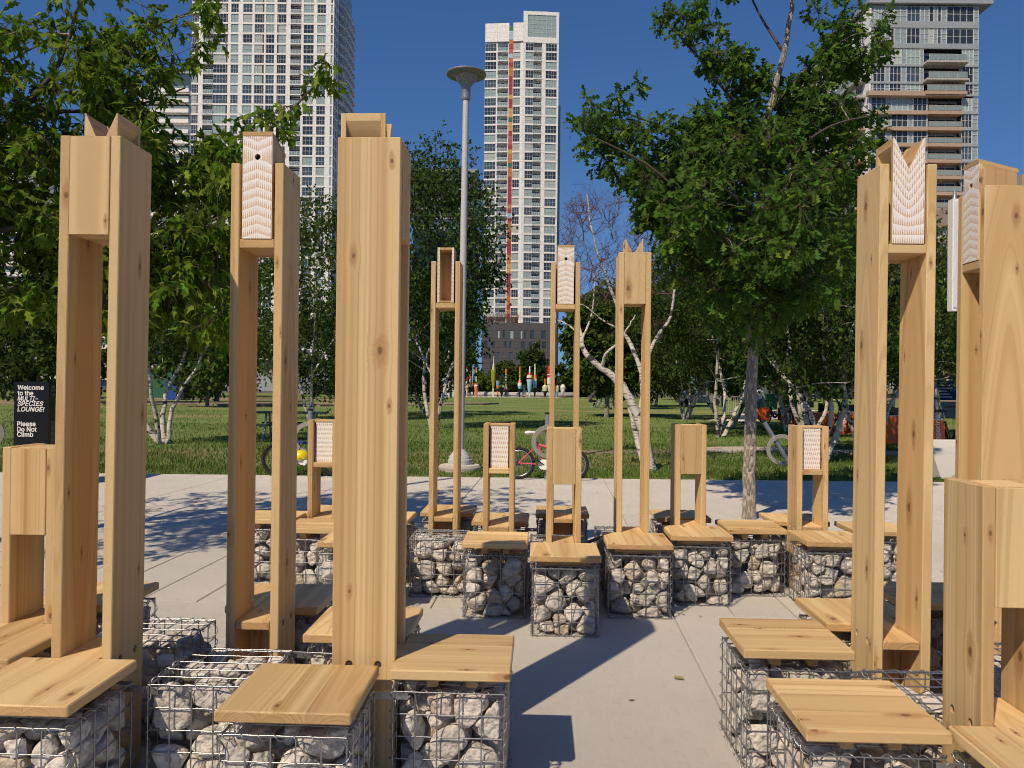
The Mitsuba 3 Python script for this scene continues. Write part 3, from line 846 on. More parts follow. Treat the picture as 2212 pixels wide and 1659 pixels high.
# ---- the oak that stands in the paving, right of the middle
t = Tree(11); r = t.r
B = on_ground(1618, 1120)
tp = lambda x, y, dy=0.0: at(x, y, B[1] + dy)
t.limb([B + [0, 0, -0.05], tp(1620, 960), tp(1627, 760), tp(1632, 600), tp(1640, 420), tp(1660, 250), tp(1700, 80), tp(1720, -80)], 0.076, 0.020, 34, 14, wob=0.012)
t.limb([B + [0, 0, -0.03], B + [0.004, 0, 0.12]], 0.092, 0.075, 4, 12, wob=0)
for pts, a in (([(1632, 620, 0), (1560, 520, -.3), (1470, 420, -.5), (1390, 350, -.6), (1290, 300, -.6)], .030),
               ([(1640, 480, 0), (1560, 380, .3), (1480, 300, .5), (1370, 250, .6), (1300, 230, .6)], .026),
               ([(1650, 330, 0), (1600, 240, .1), (1530, 150, .2), (1460, 70, .3), (1425, 45, .3)], .026),
               ([(1636, 560, 0), (1720, 470, .5), (1790, 430, .7), (1850, 380, .8)], .028),
               ([(1645, 420, 0), (1730, 320, -.4), (1800, 270, -.6), (1880, 250, -.7)], .026),
               ([(1665, 240, 0), (1740, 150, -.2), (1810, 80, -.2), (1870, 20, -.2)], .022),
               ([(1632, 600, 0), (1640, 500, -.8), (1600, 440, -1.3), (1560, 400, -1.6)], .024),
               ([(1634, 580, 0), (1660, 500, .8), (1690, 440, 1.3), (1700, 380, 1.7)], .024),
               ([(1690, 110, 0), (1640, 30, .2), (1600, -60, .3)], .018), ([(1632, 640, 0), (1590, 640, -.4), (1520, 620, -.8), (1470, 600, -.9)], .018),
               ([(1630, 650, 0), (1690, 630, -.5), (1760, 590, -.8)], .018)):
    t.limb([tp(*q) for q in pts], a, 0.007, 12, 6, mb=t.twig)
dense = [(1400, 400), (1460, 330), (1540, 290), (1620, 260), (1700, 290), (1790, 330), (1850, 400), (1850, 520), (1800, 590), (1730, 640), (1650, 690), (1560, 670), (1480, 600), (1430, 520)]
edge1 = [(1250, 300), (1300, 240), (1390, 240), (1460, 320), (1480, 420), (1430, 500), (1340, 400)]
for poly, n, dY, rad, ntw, nl in ((dense, 185, 1.7, 0.34, 15, 5), (edge1, 26, 0.9, 0.30, 13, 5),
                                 ([(1440, 330), (1520, 240), (1600, 230), (1640, 290), (1560, 350)], 22, 1.0, 0.28, 12, 4),
                                 ([(1600, 240), (1720, 200), (1850, 230), (1900, 290), (1840, 340), (1700, 320)], 27, 1.2, 0.28, 12, 5),
                                 ([(1700, 210), (1760, 100), (1850, 20), (1900, 40), (1880, 130), (1790, 230)], 20, 1.0, 0.25, 11, 5),
                                 ([(1560, 100), (1640, 120), (1720, 180), (1700, 240), (1600, 230)], 10, 0.8, 0.22, 10, 5), ([(1470, 20), (1560, 90), (1600, 150), (1560, 170), (1490, 90)], 8, 0.5, 0.18, 9, 5),
                                 ([(1560, 680), (1640, 660), (1700, 650), (1660, 730), (1600, 720)], 8, 0.7, 0.22, 9, 3),
                                 ([(1640, -250), (1780, -260), (1880, -60), (1780, 30), (1660, -20)], 20, 1.3, 0.28, 11, 4),
                                 ([(1560, -180), (1640, -160), (1640, -20), (1540, -20)], 12, 0.8, 0.28, 10, 4)):
    for c in fill(poly, n, r, B[1], dY):
        o = t.branch_to(c, mb=t.twig if r.random() < 0.6 else None, sides=4)
        t.clump(c, rad * r.uniform(0.75, 1.2), ntw, nl, 0.125, out=o * 0.5, droop=0.45)
for pts, rad in (([(1262, 280), (1280, 225), (1335, 215), (1375, 195), (1300, 300), (1345, 265), (1272, 322)], .17),
                 ([(1432, 52), (1462, 26), (1500, 30), (1480, 75), (1520, 95), (1548, 60), (1568, 110), (1600, 130), (1506, 15), (1620, 175), (1560, 165)], .17),
                 ([(1400, 300), (1440, 270), (1480, 290), (1330, 370), (1370, 395), (1420, 430)], .19),
                 ([(1880, 250), (1902, 285), (1862, 330), (1848, 420), (1845, 500), (1880, 70), (1850, 110), (1905, 30), (1895, 90)], .17)):
    for x, y in pts:
        c = tp(x, y, r.normal() * 0.45); o = t.branch_to(c, sides=4)
        t.clump(c, rad, 9, 4, 0.115, out=o * 0.9, droop=0.3)
t.finish('oak_tree', 'young oak with rough grey trunk standing in the paving, crown filling the upper right', 'tree', 'lobed', (0.080, 0.165, 0.030), young=0.20, ycol=(0.15, 0.24, 0.04))

# ---- the tree whose boughs reach in from the left
t = Tree(23); r = t.r
YL = 6.6
tp = lambda x, y, dy=0.0: at(x, y, YL + dy)
t.limb([np.array([-5.3, 6.4, -0.05]), np.array([-5.32, 6.4, 1.2]), np.array([-5.25, 6.45, 2.3]), np.array([-5.2, 6.5, 4.0]), np.array([-5.1, 6.5, 6.0]), np.array([-5.0, 6.6, 7.5])], 0.13, 0.05, 24, 12, wob=0.01)
for pts, a in (([(-250, 420, 0), (-60, 330, 0), (60, 225, 0), (130, 130, 0), (170, 20, 0), (190, -60, 0)], .036),
               ([(-260, 480, 0), (-80, 330, .2), (60, 255, .2), (180, 240, .2), (290, 230, .2), (400, 190, .1)], .030),
               ([(60, 250, 0), (190, 190, .1), (270, 110, .2), (330, 60, .2), (430, 20, .2)], .020),
               ([(-260, 560, 0), (-80, 520, -.2), (80, 480, -.3), (170, 440, -.3), (330, 370, -.2), (440, 340, 0), (560, 300, .1), (640, 225, .2), (706, 150, .2)], .026),
               ([(170, 440, -.3), (260, 390, -.3), (350, 380, -.2), (480, 380, -.2), (560, 330, -.1)], .014),
               ([(-260, 600, 0), (-60, 610, .3), (60, 600, .4), (180, 580, .4), (320, 580, .4), (460, 600, .3)], .024),
               ([(-260, 560, 0), (-100, 560, .8), (40, 560, 1.2), (200, 520, 1.4), (380, 480, 1.4)], .024),
               ([(-260, 300, 0), (-120, 200, .6), (20, 130, .9), (150, 60, 1.0)], .022)):
    t.limb([tp(*q) for q in pts], a, 0.006, 18, 6, mb=t.twig, wob=0.05)
for poly, n, dY, rad, ntw, nl, sz in (
        ([(-60, 250), (120, 250), (330, 230), (400, 300), (330, 400), (330, 560), (200, 560), (-60, 560)], 112, 0.9, 0.24, 9, 5, .140),
        ([(-60, 540), (330, 540), (490, 570), (490, 700), (330, 720), (140, 690), (-60, 620)], 78, 0.9, 0.23, 9, 5, .140),
        ([(330, 330), (500, 300), (560, 340), (480, 420), (500, 560), (340, 600)], 46, 0.8, 0.21, 9, 5, .135),
        ([(-60, 0), (120, 0), (230, 90), (180, 230), (-60, 220)], 30, 0.9, 0.21, 8, 5, .130),
        ([(180, 120), (330, 60), (360, 140), (300, 240), (180, 240)], 24, 0.6, 0.19, 8, 5, .130),
        ([(-60, -220), (260, -260), (480, -160), (470, -20), (200, -10), (-60, -10)], 22, 1.0, 0.26, 7, 4, .135),
        ([(-420, 150), (-60, 100), (-60, 640), (-420, 640)], 40, 1.1, 0.26, 8, 4, .135)):
    for c in fill(poly, n, r, YL, dY):
        o = t.branch_to(c, mb=t.twig if r.random() < 0.6 else None, sides=4)
        t.clump(c, rad * r.uniform(0.75, 1.2), ntw, nl, sz, out=o * 0.5, droop=0.55)
for pts, rad in (([(430, 30), (450, 70), (420, 100), (400, 130), (460, 40), (380, 60), (440, 10)], .15),
                 ([(560, 300), (590, 270), (620, 230), (600, 240), (570, 250), (530, 300), (610, 290), (540, 270)], .15),
                 ([(690, 160), (712, 140), (670, 175), (705, 175)], .13), ([(240, 75), (300, 55), (330, 25)], .15),
                 ([(440, 420), (470, 470), (455, 530), (480, 390), (430, 560)], .16)):
    for x, y in pts:
        c = tp(x, y, r.normal() * 0.25); o = t.branch_to(c, sides=4)
        t.clump(c, rad, 7, 3, 0.135, out=o * 0.9, droop=0.5)
for c in np.c_[r.uniform(-6.0, -4.3, 46), r.uniform(3.9, 5.9, 46), r.uniform(2.7, 4.6, 46)]:
    t.branch_to(c, mb=t.twig, sides=3); t.clump(c, 0.28, 9, 4, 0.15, droop=0.5)
t.finish('maple_tree', 'leafy boughs of a tree standing just outside the left picture edge', 'tree', 'toothed', (0.115, 0.205, 0.024), young=0.30, ycol=(0.23, 0.32, 0.045))


# ---- birches: several leaning white stems and hanging foliage
def birch(name, seed, base, height, spread, nstem, label, base_col=(0.072, 0.132, 0.030), nclump=60, crown_low=0.35, lean=(0, 0), size=0.06, tw=14, nl=4, group='birches on the lawn', crown_rad=1.0, rs=0.07, stems_white=True):
    t = Tree(seed); t.every = 3; r = t.r; base = np.asarray(base, float)
    for s in range(nstem):
        a = 2 * PI * (s + r.uniform(-.3, .3)) / nstem; L = height * r.uniform(0.78, 1.0)
        o = np.array([math.cos(a), 0.8 * math.sin(a), 0]) * spread * r.uniform(0.5, 1.0) + np.array([lean[0], lean[1], 0])
        k = r.normal(size=(2, 3)) * 0.06 * height * [1, 1, 0.3]
        c = t.limb([base + [0.10 * math.cos(a), 0.08 * math.sin(a), -0.1], base + o * 0.30 + [0, 0, 0.22 * L] + k[0] * 0.5, base + o * 0.62 + [0, 0, 0.55 * L] + k[1], base + o + [0, 0, L]], rs * r.uniform(0.75, 1.15), 0.012, 18, 8, wob=0.06)
        for b in range(4):
            i = r.integers(6, 15); p = c[i]; d = unitv(r.normal(size=3) * [1, 1, 0.3] + [0, 0, 0.6])
            t.limb([p, p + d * 0.12 * height, p + d * 0.24 * height + [0, 0, -0.02 * height]], rs * 0.30, 0.006, 8, 5)
    ctr = base + np.array([lean[0], lean[1], 0]) * 0.7 + [0, 0, height * (crown_low + 1) / 2]
    n = nclump; d = unitv(r.normal(size=(n, 3))) * r.uniform(0.25, 1.0, (n, 1)) ** 0.45
    C = ctr + d * np.array([spread * 1.25 * crown_rad, spread * 1.25 * crown_rad, height * (1 - crown_low) / 2])
    for c in C:
        t.branch_to(c, mb=t.twig, sides=3)
        t.clump(c, 0.085 * height * r.uniform(0.8, 1.3) ** 1, tw, nl, size, droop=0.9, twig_r=0.003)
    return t.finish(name, label, 'tree', 'small', base_col, 'birch_bark' if stems_white else 'bark', 'twig_bark', 0.12, group, (0.13, 0.19, 0.036), 0.28)


birch('birch_tree', 31, on_ground(352, 958), 5.6, 1.5, 4, 'clump of four white birch stems on the lawn left of the left zigzag birdhouse', nclump=170, crown_low=0.40, size=0.08, tw=24)
birch('birch_tree', 32, on_ground(1480, 905), 6.8, 2.6, 5, 'birch clump behind the low plain post pair, left one of three in the shade', nclump=300, size=0.13, crown_low=0.22, tw=26)
birch('birch_tree', 33, on_ground(1575, 925), 7.2, 2.4, 5, 'birch clump left of the oak trunk with several crossing white stems', nclump=300, size=0.12, crown_low=0.22, tw=26)
birch('birch_tree', 34, on_ground(1705, 932), 6.6, 1.9, 4, 'white forked birch just right of the oak trunk', nclump=240, size=0.11, crown_low=0.24, tw=24)
birch('birch_tree', 35, on_ground(1765, 1000), 5.2, 1.7, 4, 'birch behind the right-hand bee block, its stems among orange bicycles', nclump=280, size=0.085, crown_low=0.28, tw=26)
birch('birch_tree', 36, on_ground(1880, 985), 5.6, 1.8, 4, 'birch showing between the planks of the V-notched post pair', nclump=280, size=0.085, crown_low=0.30, tw=26)
birch('birch_tree', 37, on_ground(2010, 960), 5.2, 1.7, 3, 'birch in front of the blue banner at the right', nclump=220, size=0.085, crown_low=0.32, tw=24)
birch('birch_tree', 45, (6.4, 24.5, 0), 6.4, 2.2, 3, 'birch right of the leaning one, its crown behind the two sharp peaks', nclump=230, size=0.10, crown_low=0.42, tw=24)
birch('birch_tree', 46, (9.0, 24.0, 0), 6.6, 2.3, 3, 'birch whose crown hangs directly behind the oak trunk', nclump=230, size=0.10, crown_low=0.42, tw=24)
birch('birch_tree', 47, (12.6, 26.5, 0), 6.6, 2.4, 3, 'birch whose crown hangs behind the right-hand bee block', nclump=230, size=0.10, crown_low=0.42, tw=24)
birch('birch_tree', 38, (-2.7, 27.0, 0), 9.9, 1.9, 3, 'tall slender birch behind the lamp pole, left of the white tower', nclump=250, size=0.13, crown_low=0.27, tw=24)
birch('birch_tree', 39, (-8.6, 34.0, 0), 9.8, 2.6, 3, 'pale green birch seen between the left zigzag birdhouse and the nearest broad plank', nclump=260, size=0.14, crown_low=0.12, tw=24, base_col=(0.090, 0.15, 0.034))
birch('birch_tree', 40, (-4.6, 42.0, 0), 8.0, 2.6, 3, 'birch half hidden behind the nearest broad plank', nclump=200, size=0.16, crown_low=0.1, tw=22)

# ---- the leaning, half bare birch behind the post with two peaks
t = Tree(51); r = t.r
B = on_ground(1408, 1016); YB = B[1]
tp = lambda x, y, dy=0.0: at(x, y, YB + dy)
t.limb([B + [0, 0, -.1], tp(1398, 975), tp(1388, 930), tp(1368, 878), tp(1345, 835), tp(1310, 802), tp(1272, 772), tp(1256, 735, .1), tp(1250, 690, .2), tp(1236, 640, .3)], 0.105, 0.022, 30, 12, wob=0.02)
t.limb([B + [-.05, .1, -.1], tp(1385, 985, .1), tp(1372, 930, .15), tp(1360, 880, .2), tp(1358, 850, .2)], 0.062, 0.030, 14, 9, wob=0.02)
for pts, a, b in (([(1380, 910, 0), (1390, 850, .3), (1384, 800, .4), (1362, 740, .5), (1345, 716, .5), (1330, 660, .5), (1312, 600, .5), (1290, 545, .5), (1276, 480, .5), (1268, 420, .5)], .055, .010),
                  ([(1384, 800, .4), (1400, 770, .4), (1424, 720, .4), (1446, 690, .4), (1455, 640, .4), (1462, 590, .4), (1466, 560, .4)], .040, .012),
                  ([(1300, 792, 0), (1308, 765, -.2), (1330, 745, -.3), (1352, 715, -.3), (1372, 680, -.3)], .032, .010),
                  ([(1256, 735, .1), (1240, 712, .2), (1215, 695, .3), (1190, 688, .4)], .018, .006),
                  ([(1256, 735, .1), (1275, 690, .2), (1283, 640, .3), (1284, 580, .4)], .022, .007),
                  ([(1345, 716, .5), (1300, 690, .6), (1262, 660, .7), (1230, 655, .8)], .018, .005)):
    t.limb([tp(*q) for q in pts], a, b, 20, 8, wob=0.04)
main = [q for q in t.nodes if q[0][2] > 3.0]
tb = MB()
for j in range(190):
    x, y = r.uniform(1205, 1420), r.uniform(405, 640)
    if abs(x - 1290) > 40 + (y - 400) * 0.8: continue
    q = tp(x, y, r.normal() * 0.6 + 0.4); P = np.array([n[0] for n in t.nodes]); d = np.linalg.norm(P - q, axis=1) + 2.0 * np.maximum(P[:, 2] - q[2] + 0.25, 0)
    p = P[int(d.argmin())]; m = (p + q) / 2 + r.normal(size=3) * 0.10
    c = spline([p, m, q], 6); tb.tube(c, np.linspace(0.009, 0.003, 6), 3, False); t.nodes += [(x_, .008) for x_ in c[3:]]
    for _ in range(3):
        e = c[r.integers(2, 6)]; tb.tube([e, e + r.normal(size=3) * 0.09 + [0, 0, .07], e + r.normal(size=3) * 0.16 + [0, 0, .16]], [.0045, .003, .002], 3, False)
for c in fill([(1290, 640), (1420, 560), (1480, 600), (1480, 720), (1400, 760), (1300, 720)], 40, r, YB + 1.2, 0.9):
    t.branch_to(c, mb=t.twig, sides=3); t.clump(c, 0.32, 10, 3, 0.06, droop=0.9, twig_r=.003)
k = t.finish('birch_tree', 'leaning white birch with bare reddish twigs behind the post with two sharp peaks', 'tree', 'small', (0.055, 0.092, 0.022), 'birch_bark', 'twig_bark', 0.1, 'birches on the lawn', (0.115, 0.15, 0.032))
part(k, 'bare_twigs', tb.shape('red_twig', smooth=True), 'stuff')


# ---- the trees and shrubs farther off: single crowns in a row along the lawn
def far_tree(name, seed, x, y, h, w, label, col, low=0.12, n=70, size=0.34, tw=22, nl=4, cat='tree', group='trees along the far side of the lawn', trunk=0.14):
    t = Tree(seed); t.every = 0; r = t.r
    t.limb([np.array([x, y, -0.2]), np.array([x + .1, y, h * 0.3]), np.array([x, y + .1, h * 0.6]), np.array([x + .15, y, h * 0.9])], trunk, 0.03, 10, 7)
    d = unitv(r.normal(size=(n, 3))) * r.uniform(0.2, 1.0, (n, 1)) ** 0.4
    d = d * (1 + 0.30 * (meshkit.noise(d * 2.2 + seed * 3.1, seed)[:, None] - 0.5) * 2)
    C = np.array([x, y, h * (1 + low) / 2]) + d * np.array([w / 2, w / 2, h * (1 - low) / 2])
    for c in C:
        
        if r.random() < 0.4: t.branch_to(c, mb=t.twig, sides=3)
        t.clump(c, 0.13 * (w + h) / 2 * r.uniform(0.7, 1.2), tw, nl, size, droop=0.6, twig_r=0.008)
    return t.finish(name, label, cat, 'small', col, 'bark', 'twig_bark', 0.10, group, (0.12, 0.155, 0.034), 0.28)


GC = [(0.055, 0.100, 0.024), (0.075, 0.130, 0.028), (0.100, 0.165, 0.032), (0.125, 0.185, 0.036)]
spec = [(-36, 60, 8.5, 8.5, 0), (-29.5, 56, 9.0, 7.5, 1), (-24.5, 66, 8.0, 7, 2), (-48, 75, 11, 11, 0), (-31, 84, 9, 10, 1), (-22, 88, 10.5, 9, 0), (-14.5, 80, 10, 8, 1), (-39, 98, 12, 12, 1), (-17, 96, 9.0, 9, 2),
        (-15.0, 118, 10.5, 9, 1), (-9.5, 142, 10, 7, 0), (-53, 62, 9, 9, 1), (-20, 52, 8.2, 6.5, 2)]
for i, (x, y, h, w, c) in enumerate(spec):
    u = CX + FPX * x / y
    far_tree('park_tree', 100 + i, x, y, h, w, ['dark', 'mid green', 'light green', 'yellow green'][c] + ' park tree %s, number %d along the far left lawn' % ('at the left edge' if u < 250 else 'behind the left posts' if u < 700 else 'behind the lamp pole', i + 1) if False else
             ['dark green', 'mid green', 'light green'][c] + ' park tree beyond the lawn ' + ('at the far left edge of the picture', 'behind the black welcome sign', 'between the welcome sign and the leftmost tall posts', 'behind the sign, the tallest dark crown', 'behind the inner planks of the leftmost tall posts', 'right of the leftmost tall posts, dark and high', 'seen through the left zigzag birdhouse post', 'far behind the welcome sign', 'low between the leftmost posts and the left birdhouse', 'behind the nearest broad plank', 'left of the lamp pole foot, behind shrubs', 'outermost left, near the picture edge', 'above the dirt path near the birch clump')[i],
             GC[c], n=95, size=0.40 if y > 70 else 0.33, tw=24)
sh = [(-12.5, 128, 4.2, 7, 2, 'light green shrub left of the grey utility box'), (-7.2, 129, 4.6, 7, 3, 'yellow green shrub behind the grey utility box'), (-1.4, 136, 6.0, 7, 1, 'dark shrub behind the leftmost painted floats'), (3.4, 138, 9.6, 5, 0, 'narrow dark tree behind the lime-domed float'),
      (7.6, 137, 6.2, 7, 1, 'shrub behind the floats in front of the podium'), (12.0, 138, 5.0, 7, 2, 'light shrub behind the tall red and white float'), (15.0, 136, 8.5, 7, 1, 'shrub right of the tall red and white float'), (19.5, 130, 9.5, 8, 0, 'dark tree behind the far picnic table'), (24, 112, 9.0, 8, 1, 'tree right of the far picnic table'), (30, 105, 9.5, 9, 0, 'dark tree behind the leaning birch')]
for i, (x, y, h, w, c, lab) in enumerate(sh):
    far_tree('shrub' if h < 7 else 'park_tree', 140 + i, x, y, h, w, lab, GC[c], low=0.02, n=70, size=0.55, tw=24, cat='shrub' if h < 7 else 'tree', group='shrubs and trees behind the painted floats')
for i, (x, y, h, w, c, lab) in enumerate([(15.5, 46, 8.6, 7, 1, 'dense tree behind the birch clumps left of the oak trunk'), (20.5, 44, 9.2, 8, 0, 'dark dense tree behind the oak trunk'), (26.5, 42, 8.6, 7, 1, 'dense tree behind the right-hand bee block'), (24.5, 34, 7.2, 6, 0, 'dense tree behind the V-notched post pair'), (12.0, 66, 8.6, 7, 1, 'tree behind the leaning birch, above the far picnic table'), (4.9, 41, 7.2, 4.2, 2, 'light tree behind the bare reddish twigs of the leaning birch'), (17.5, 150, 21, 13, 1, 'tall tree right of the dark grey podium'), (7.2, 56, 8.6, 4.4, 1, 'tree left of the leaning birch, beside the far picnic table')]):
    far_tree('park_tree', 160 + i, x, y, h, w, lab, GC[c], low=0.20 if y < 60 else 0.1, n=130, size=0.30 if y < 100 else 0.7, tw=24, group='trees behind the birches at the right')

# ---- grass blades near the paving, thinner and shorter farther off
gr = np.random.default_rng(5); pos, hh = [], []
for y0, y1, x0, x1, dens, h in ((EDGE, 14.0, -9.5, 9.8, 620, .085), (14.0, 16.5, -10.8, 11.5, 300, .085), (16.5, 21, -13, 14, 130, .08), (21, 30, -19, 20, 40, .075), (30, 44, -28, 29, 9, .07)):
    n = int((y1 - y0) * (x1 - x0) * dens); q = np.c_[gr.uniform(x0, x1, n), gr.uniform(y0, y1, n)]
    pc = spline(PATH, 60); keep = np.min(np.linalg.norm(q[:, None] - pc[None, :, :2] if False else q[:, None] - np.asarray(pc)[None, :, :2], axis=2), 1) > 0.48
    wp = spline([(-1.0, 18.4), (0.9, 18.2), (2.6, 18.3), (4.55, 18.62)], 30); keep &= (np.min(np.linalg.norm(q[:, None] - np.asarray(wp)[None, :, :2], axis=2), 1) > 0.22) | (gr.random(n) < 0.3)
    q = q[keep]; tuft = meshkit.fbm(np.c_[q * 0.9, q[:, 0] * 0], 3, 3)
    pos.append(q); hh.append(h * (0.45 + 1.5 * np.clip(tuft - 0.25, 0, 1)) * gr.uniform(0.6, 1.35, len(q)))
q, h = np.vstack(pos), np.concatenate(hh); n = len(q); a = gr.uniform(0, 2 * PI, n); z = lawn_z(q[:, 0], q[:, 1])
sx, sy = np.cos(a) * 0.0045 * (1 + (q[:, 1] - 12) / 9), np.sin(a) * 0.0045 * (1 + (q[:, 1] - 12) / 9); b = gr.uniform(0, 2 * PI, n); bend = h * gr.uniform(0.1, 0.75, n)
p0 = np.c_[q[:, 0] - sx, q[:, 1] - sy, z - 0.005]; p1 = np.c_[q[:, 0] + sx, q[:, 1] + sy, z - 0.005]
mx, my = q[:, 0] + np.cos(b) * bend * .35, q[:, 1] + np.sin(b) * bend * .35
p2 = np.c_[mx - sx * .8, my - sy * .8, z + h * .6]; p3 = np.c_[mx + sx * .8, my + sy * .8, z + h * .6]
p4 = np.c_[q[:, 0] + np.cos(b) * bend, np.maximum(q[:, 1] + np.sin(b) * bend, EDGE - 0.02), z + h * 0.95]
V = np.stack([p0, p1, p2, p3, p4], 1).reshape(-1, 3); o = (np.arange(n) * 5)[:, None]
F = np.vstack([o + [0, 1, 3], o + [0, 3, 2], o + [2, 3, 4]])
gc = np.array([0.100, 0.172, 0.032]) * (1 + 0.22 * gr.normal(size=(n, 1))) * (1 + 0.07 * gr.normal(size=(n, 3))); dry = gr.random(n) < 0.06; gc[dry] = [0.22, 0.19, 0.09]
single('grass', ply((V, F), 'grass_blade', color=np.repeat(np.clip(gc, .01, .4), 5, 0)), 'green grass blades growing on the lawn beside the paving', 'grass', kind='stuff')
# ================================================================ the buildings
paint('tower_white', (0.80, 0.80, 0.79), 0.55, 0.3)
paint('tower_frame', (0.62, 0.64, 0.645), 0.5, 0.4)
paint('tower_grey', (0.31, 0.35, 0.38), 0.4, 0.5)
paint('tower_core', (0.06, 0.065, 0.07), 0.8, 0.2)
paint('dark_strip', (0.030, 0.030, 0.036), 0.5)
paint('brown_cladding', (0.42, 0.315, 0.235), 0.6, 0.3)
paint('soffit', (0.42, 0.41, 0.39), 0.8, 0.2)
paint('podium_grey', (0.085, 0.087, 0.095), 0.7, 0.25)
GL = [paint('glass_dark', (0.030, 0.040, 0.052), 0.06, 0.7), paint('glass_blue', (0.055, 0.085, 0.115), 0.06, 0.7), paint('glass_teal_blind', (0.30, 0.40, 0.40), 0.12, 0.6), paint('glass_pale_curtain', (0.42, 0.47, 0.46), 0.15, 0.5)]
paint('spandrel_glass', (0.27, 0.335, 0.37), 0.25, 0.5)
paint('rail_glass', (0.22, 0.29, 0.30), 0.08, 0.7)
for nm, c in (('panel_red', (0.36, 0.030, 0.035)), ('panel_orange', (0.52, 0.17, 0.035)), ('panel_yellow', (0.60, 0.33, 0.05)), ('panel_sky', (0.34, 0.52, 0.66)), ('panel_green', (0.03, 0.16, 0.08)), ('panel_pink', (0.45, 0.10, 0.12))): paint(nm, c, 0.35, 0.5)
_wm = {}


def window_meshes(w, h, nx, ny, fw=0.055):
    key = (round(w, 2), round(h, 2), nx, ny)
    if key not in _wm:
        b = MB(); e = fw
        for i in range(nx + 1):
            x = i * (w - e) / nx; b.box((x, 0.10, 0), (x + e, 0.24, h))
        for j in range(ny + 1):
            z = j * (h - e) / ny if ny < 3 else j * (h - e) / ny; b.box((e, 0.115, z), (w - e, 0.235, z + e))
        pane = MB().add(np.array([[e / 2, 0.20, e / 2], [w - e / 2, 0.20, e / 2], [w - e / 2, 0.20, h - e / 2], [e / 2, 0.20, h - e / 2]]), np.array([[0, 1, 2, 3]]))
        _wm[key] = b.arrays(), pane.arrays()
    return _wm[key]


class Facade:
    """one face of a building, seen from outside: local x to the right, y inward, z up"""
    def __init__(self, key, origin, ang, seed, wall='tower_white', frame='tower_frame', weights=(.32, .24, .28, .16)):
        self.k, self.R, self.o, self.r = key, rot(ang), np.array([*origin, 0.0]), np.random.default_rng(seed)
        self.wall, self.frame, self.w = wall, frame, weights
        self.panel, self.mass, self.dark, self.rest_f, self.rest_p = MB(), MB(), MB(), MB(), MB(); self.cache = {}
    def M(self, x, z): return mat4(self.R, self.o + self.R @ np.array([x, 0, z]))
    def window(self, x, z, w, h, nx, ny):
        (fv, ff), (pv, pf) = window_meshes(w, h, nx, ny)
        cnt = used.get(self.k + '__window', -1)
        g = GL[self.r.choice(4, p=self.w)]
        if cnt >= 298:
            self.rest_f.add(fv + [x, 0, z], ff); self.rest_p.add(pv + [x, 0, z], pf); return
        kf = ('f', round(w, 2), round(h, 2), nx, ny)
        if kf not in self.cache: self.cache[kf] = ply((fv, ff), self.frame)
        kp = (g,) + kf
        if kp not in self.cache: self.cache[kp] = ply((pv, pf), g)
        q = part(self.k, 'window', {**self.cache[kf], 'to_world': self.M(x, z)})
        part(q, 'pane', {**self.cache[kp], 'to_world': self.M(x, z)})
    def balcony(self, x, z, w, h, depth=1.5, out=0.15, slab='tower_white', rail=1.05, slab_h=0.28, glass='rail_glass'):
        b = MB().box((x - (0.3 if out > .5 else 0), -out, z - slab_h), (x + w + (0.3 if out > .5 else 0), depth, z))
        b.box((x + 0.02, -out + .02, z + rail - .07), (x + w - .02, -out + .09, z + rail))
        for i in range(5): b.box((x + 0.02 + i * (w - .1) / 4, -out + .025, z), (x + .08 + i * (w - .1) / 4, -out + .085, z + rail - .07))
        v, f = b.arrays(); q = part(self.k, 'balcony', ply((v @ self.R.T + self.o, f), slab))
        g = MB().box((x + .08, -out + .045, z + .08), (x + w - .08, -out + .06, z + rail - .09)); v, f = g.arrays()
        part(q, 'railing_panel', ply((v @ self.R.T + self.o, f), glass))
        self.mass.box((x, depth, z), (x + w, depth + .2, z + h))
        (fv, ff), (pv, pf) = window_meshes(w * .86, h * .86, 3, 1)
        self.rest_f.add(fv + [x + w * .07, depth - .25, z], ff); self.rest_p.add(pv + [x + w * .07, depth - .25, z], pf)
    def bays(self, bays, z0, pitch, spandrel=0.5, nyf=None, joints=True):
        """one storey: bays = (kind, width)"""
        x = 0.0
        tot = sum(w for _, w in bays)
        self.mass.box((0, -0.02, z0 - spandrel / 2), (tot, 0.30, z0 + spandrel / 2 - .03))
        h = pitch - spandrel
        for kind, w in bays:
            zz = z0 + spandrel / 2
            if kind == 'pier' and self.wall == 'tower_grey' and w > .7:
                n_ = 2 if w > 1.3 else 1; (fv, ff), (pv, pf) = window_meshes(w - .04, h, n_, 3, .05)
                self.rest_f.add(fv + [x + .02, -.02, zz - .02], ff); self.panel.add(pv + [x + .02, -.02, zz - .02], pf)
            elif kind == 'pier':
                self.mass.box((x + .02, 0, zz), (x + w - .02, 0.30, zz + h - .03))
            elif kind == 'dark': self.dark.box((x, 0.25, zz - spandrel * .4), (x + w, 0.5, zz + h))
            elif kind[:3] == 'win':
                nx = 4 if w > 3 else 3 if w > 1.7 else 2 if w > .9 else 1
                self.window(x + .02, zz - .02, w - .04, h, nx, 2)
            elif kind == 'bal': self.balcony(x, zz - .1, w, h)
            x += w
    def done(self, glass='glass_blue'):
        for mb, nm, m in ((self.panel, 'spandrel_panels', 'spandrel_glass'), (self.mass, 'facade_wall', self.wall), (self.dark, 'recess', 'dark_strip'), (self.rest_f, 'window_frames', self.frame), (self.rest_p, 'window_panes', glass)):
            if mb.v:
                v, f = mb.arrays(); part(self.k, nm, ply((v @ self.R.T + self.o, f), m), 'stuff' if nm[:6] in ('window', 'spandr') else None)


def core(key, lo, hi, m='tower_core'):
    part(key, 'core', MB().box(lo, hi).shape(m))


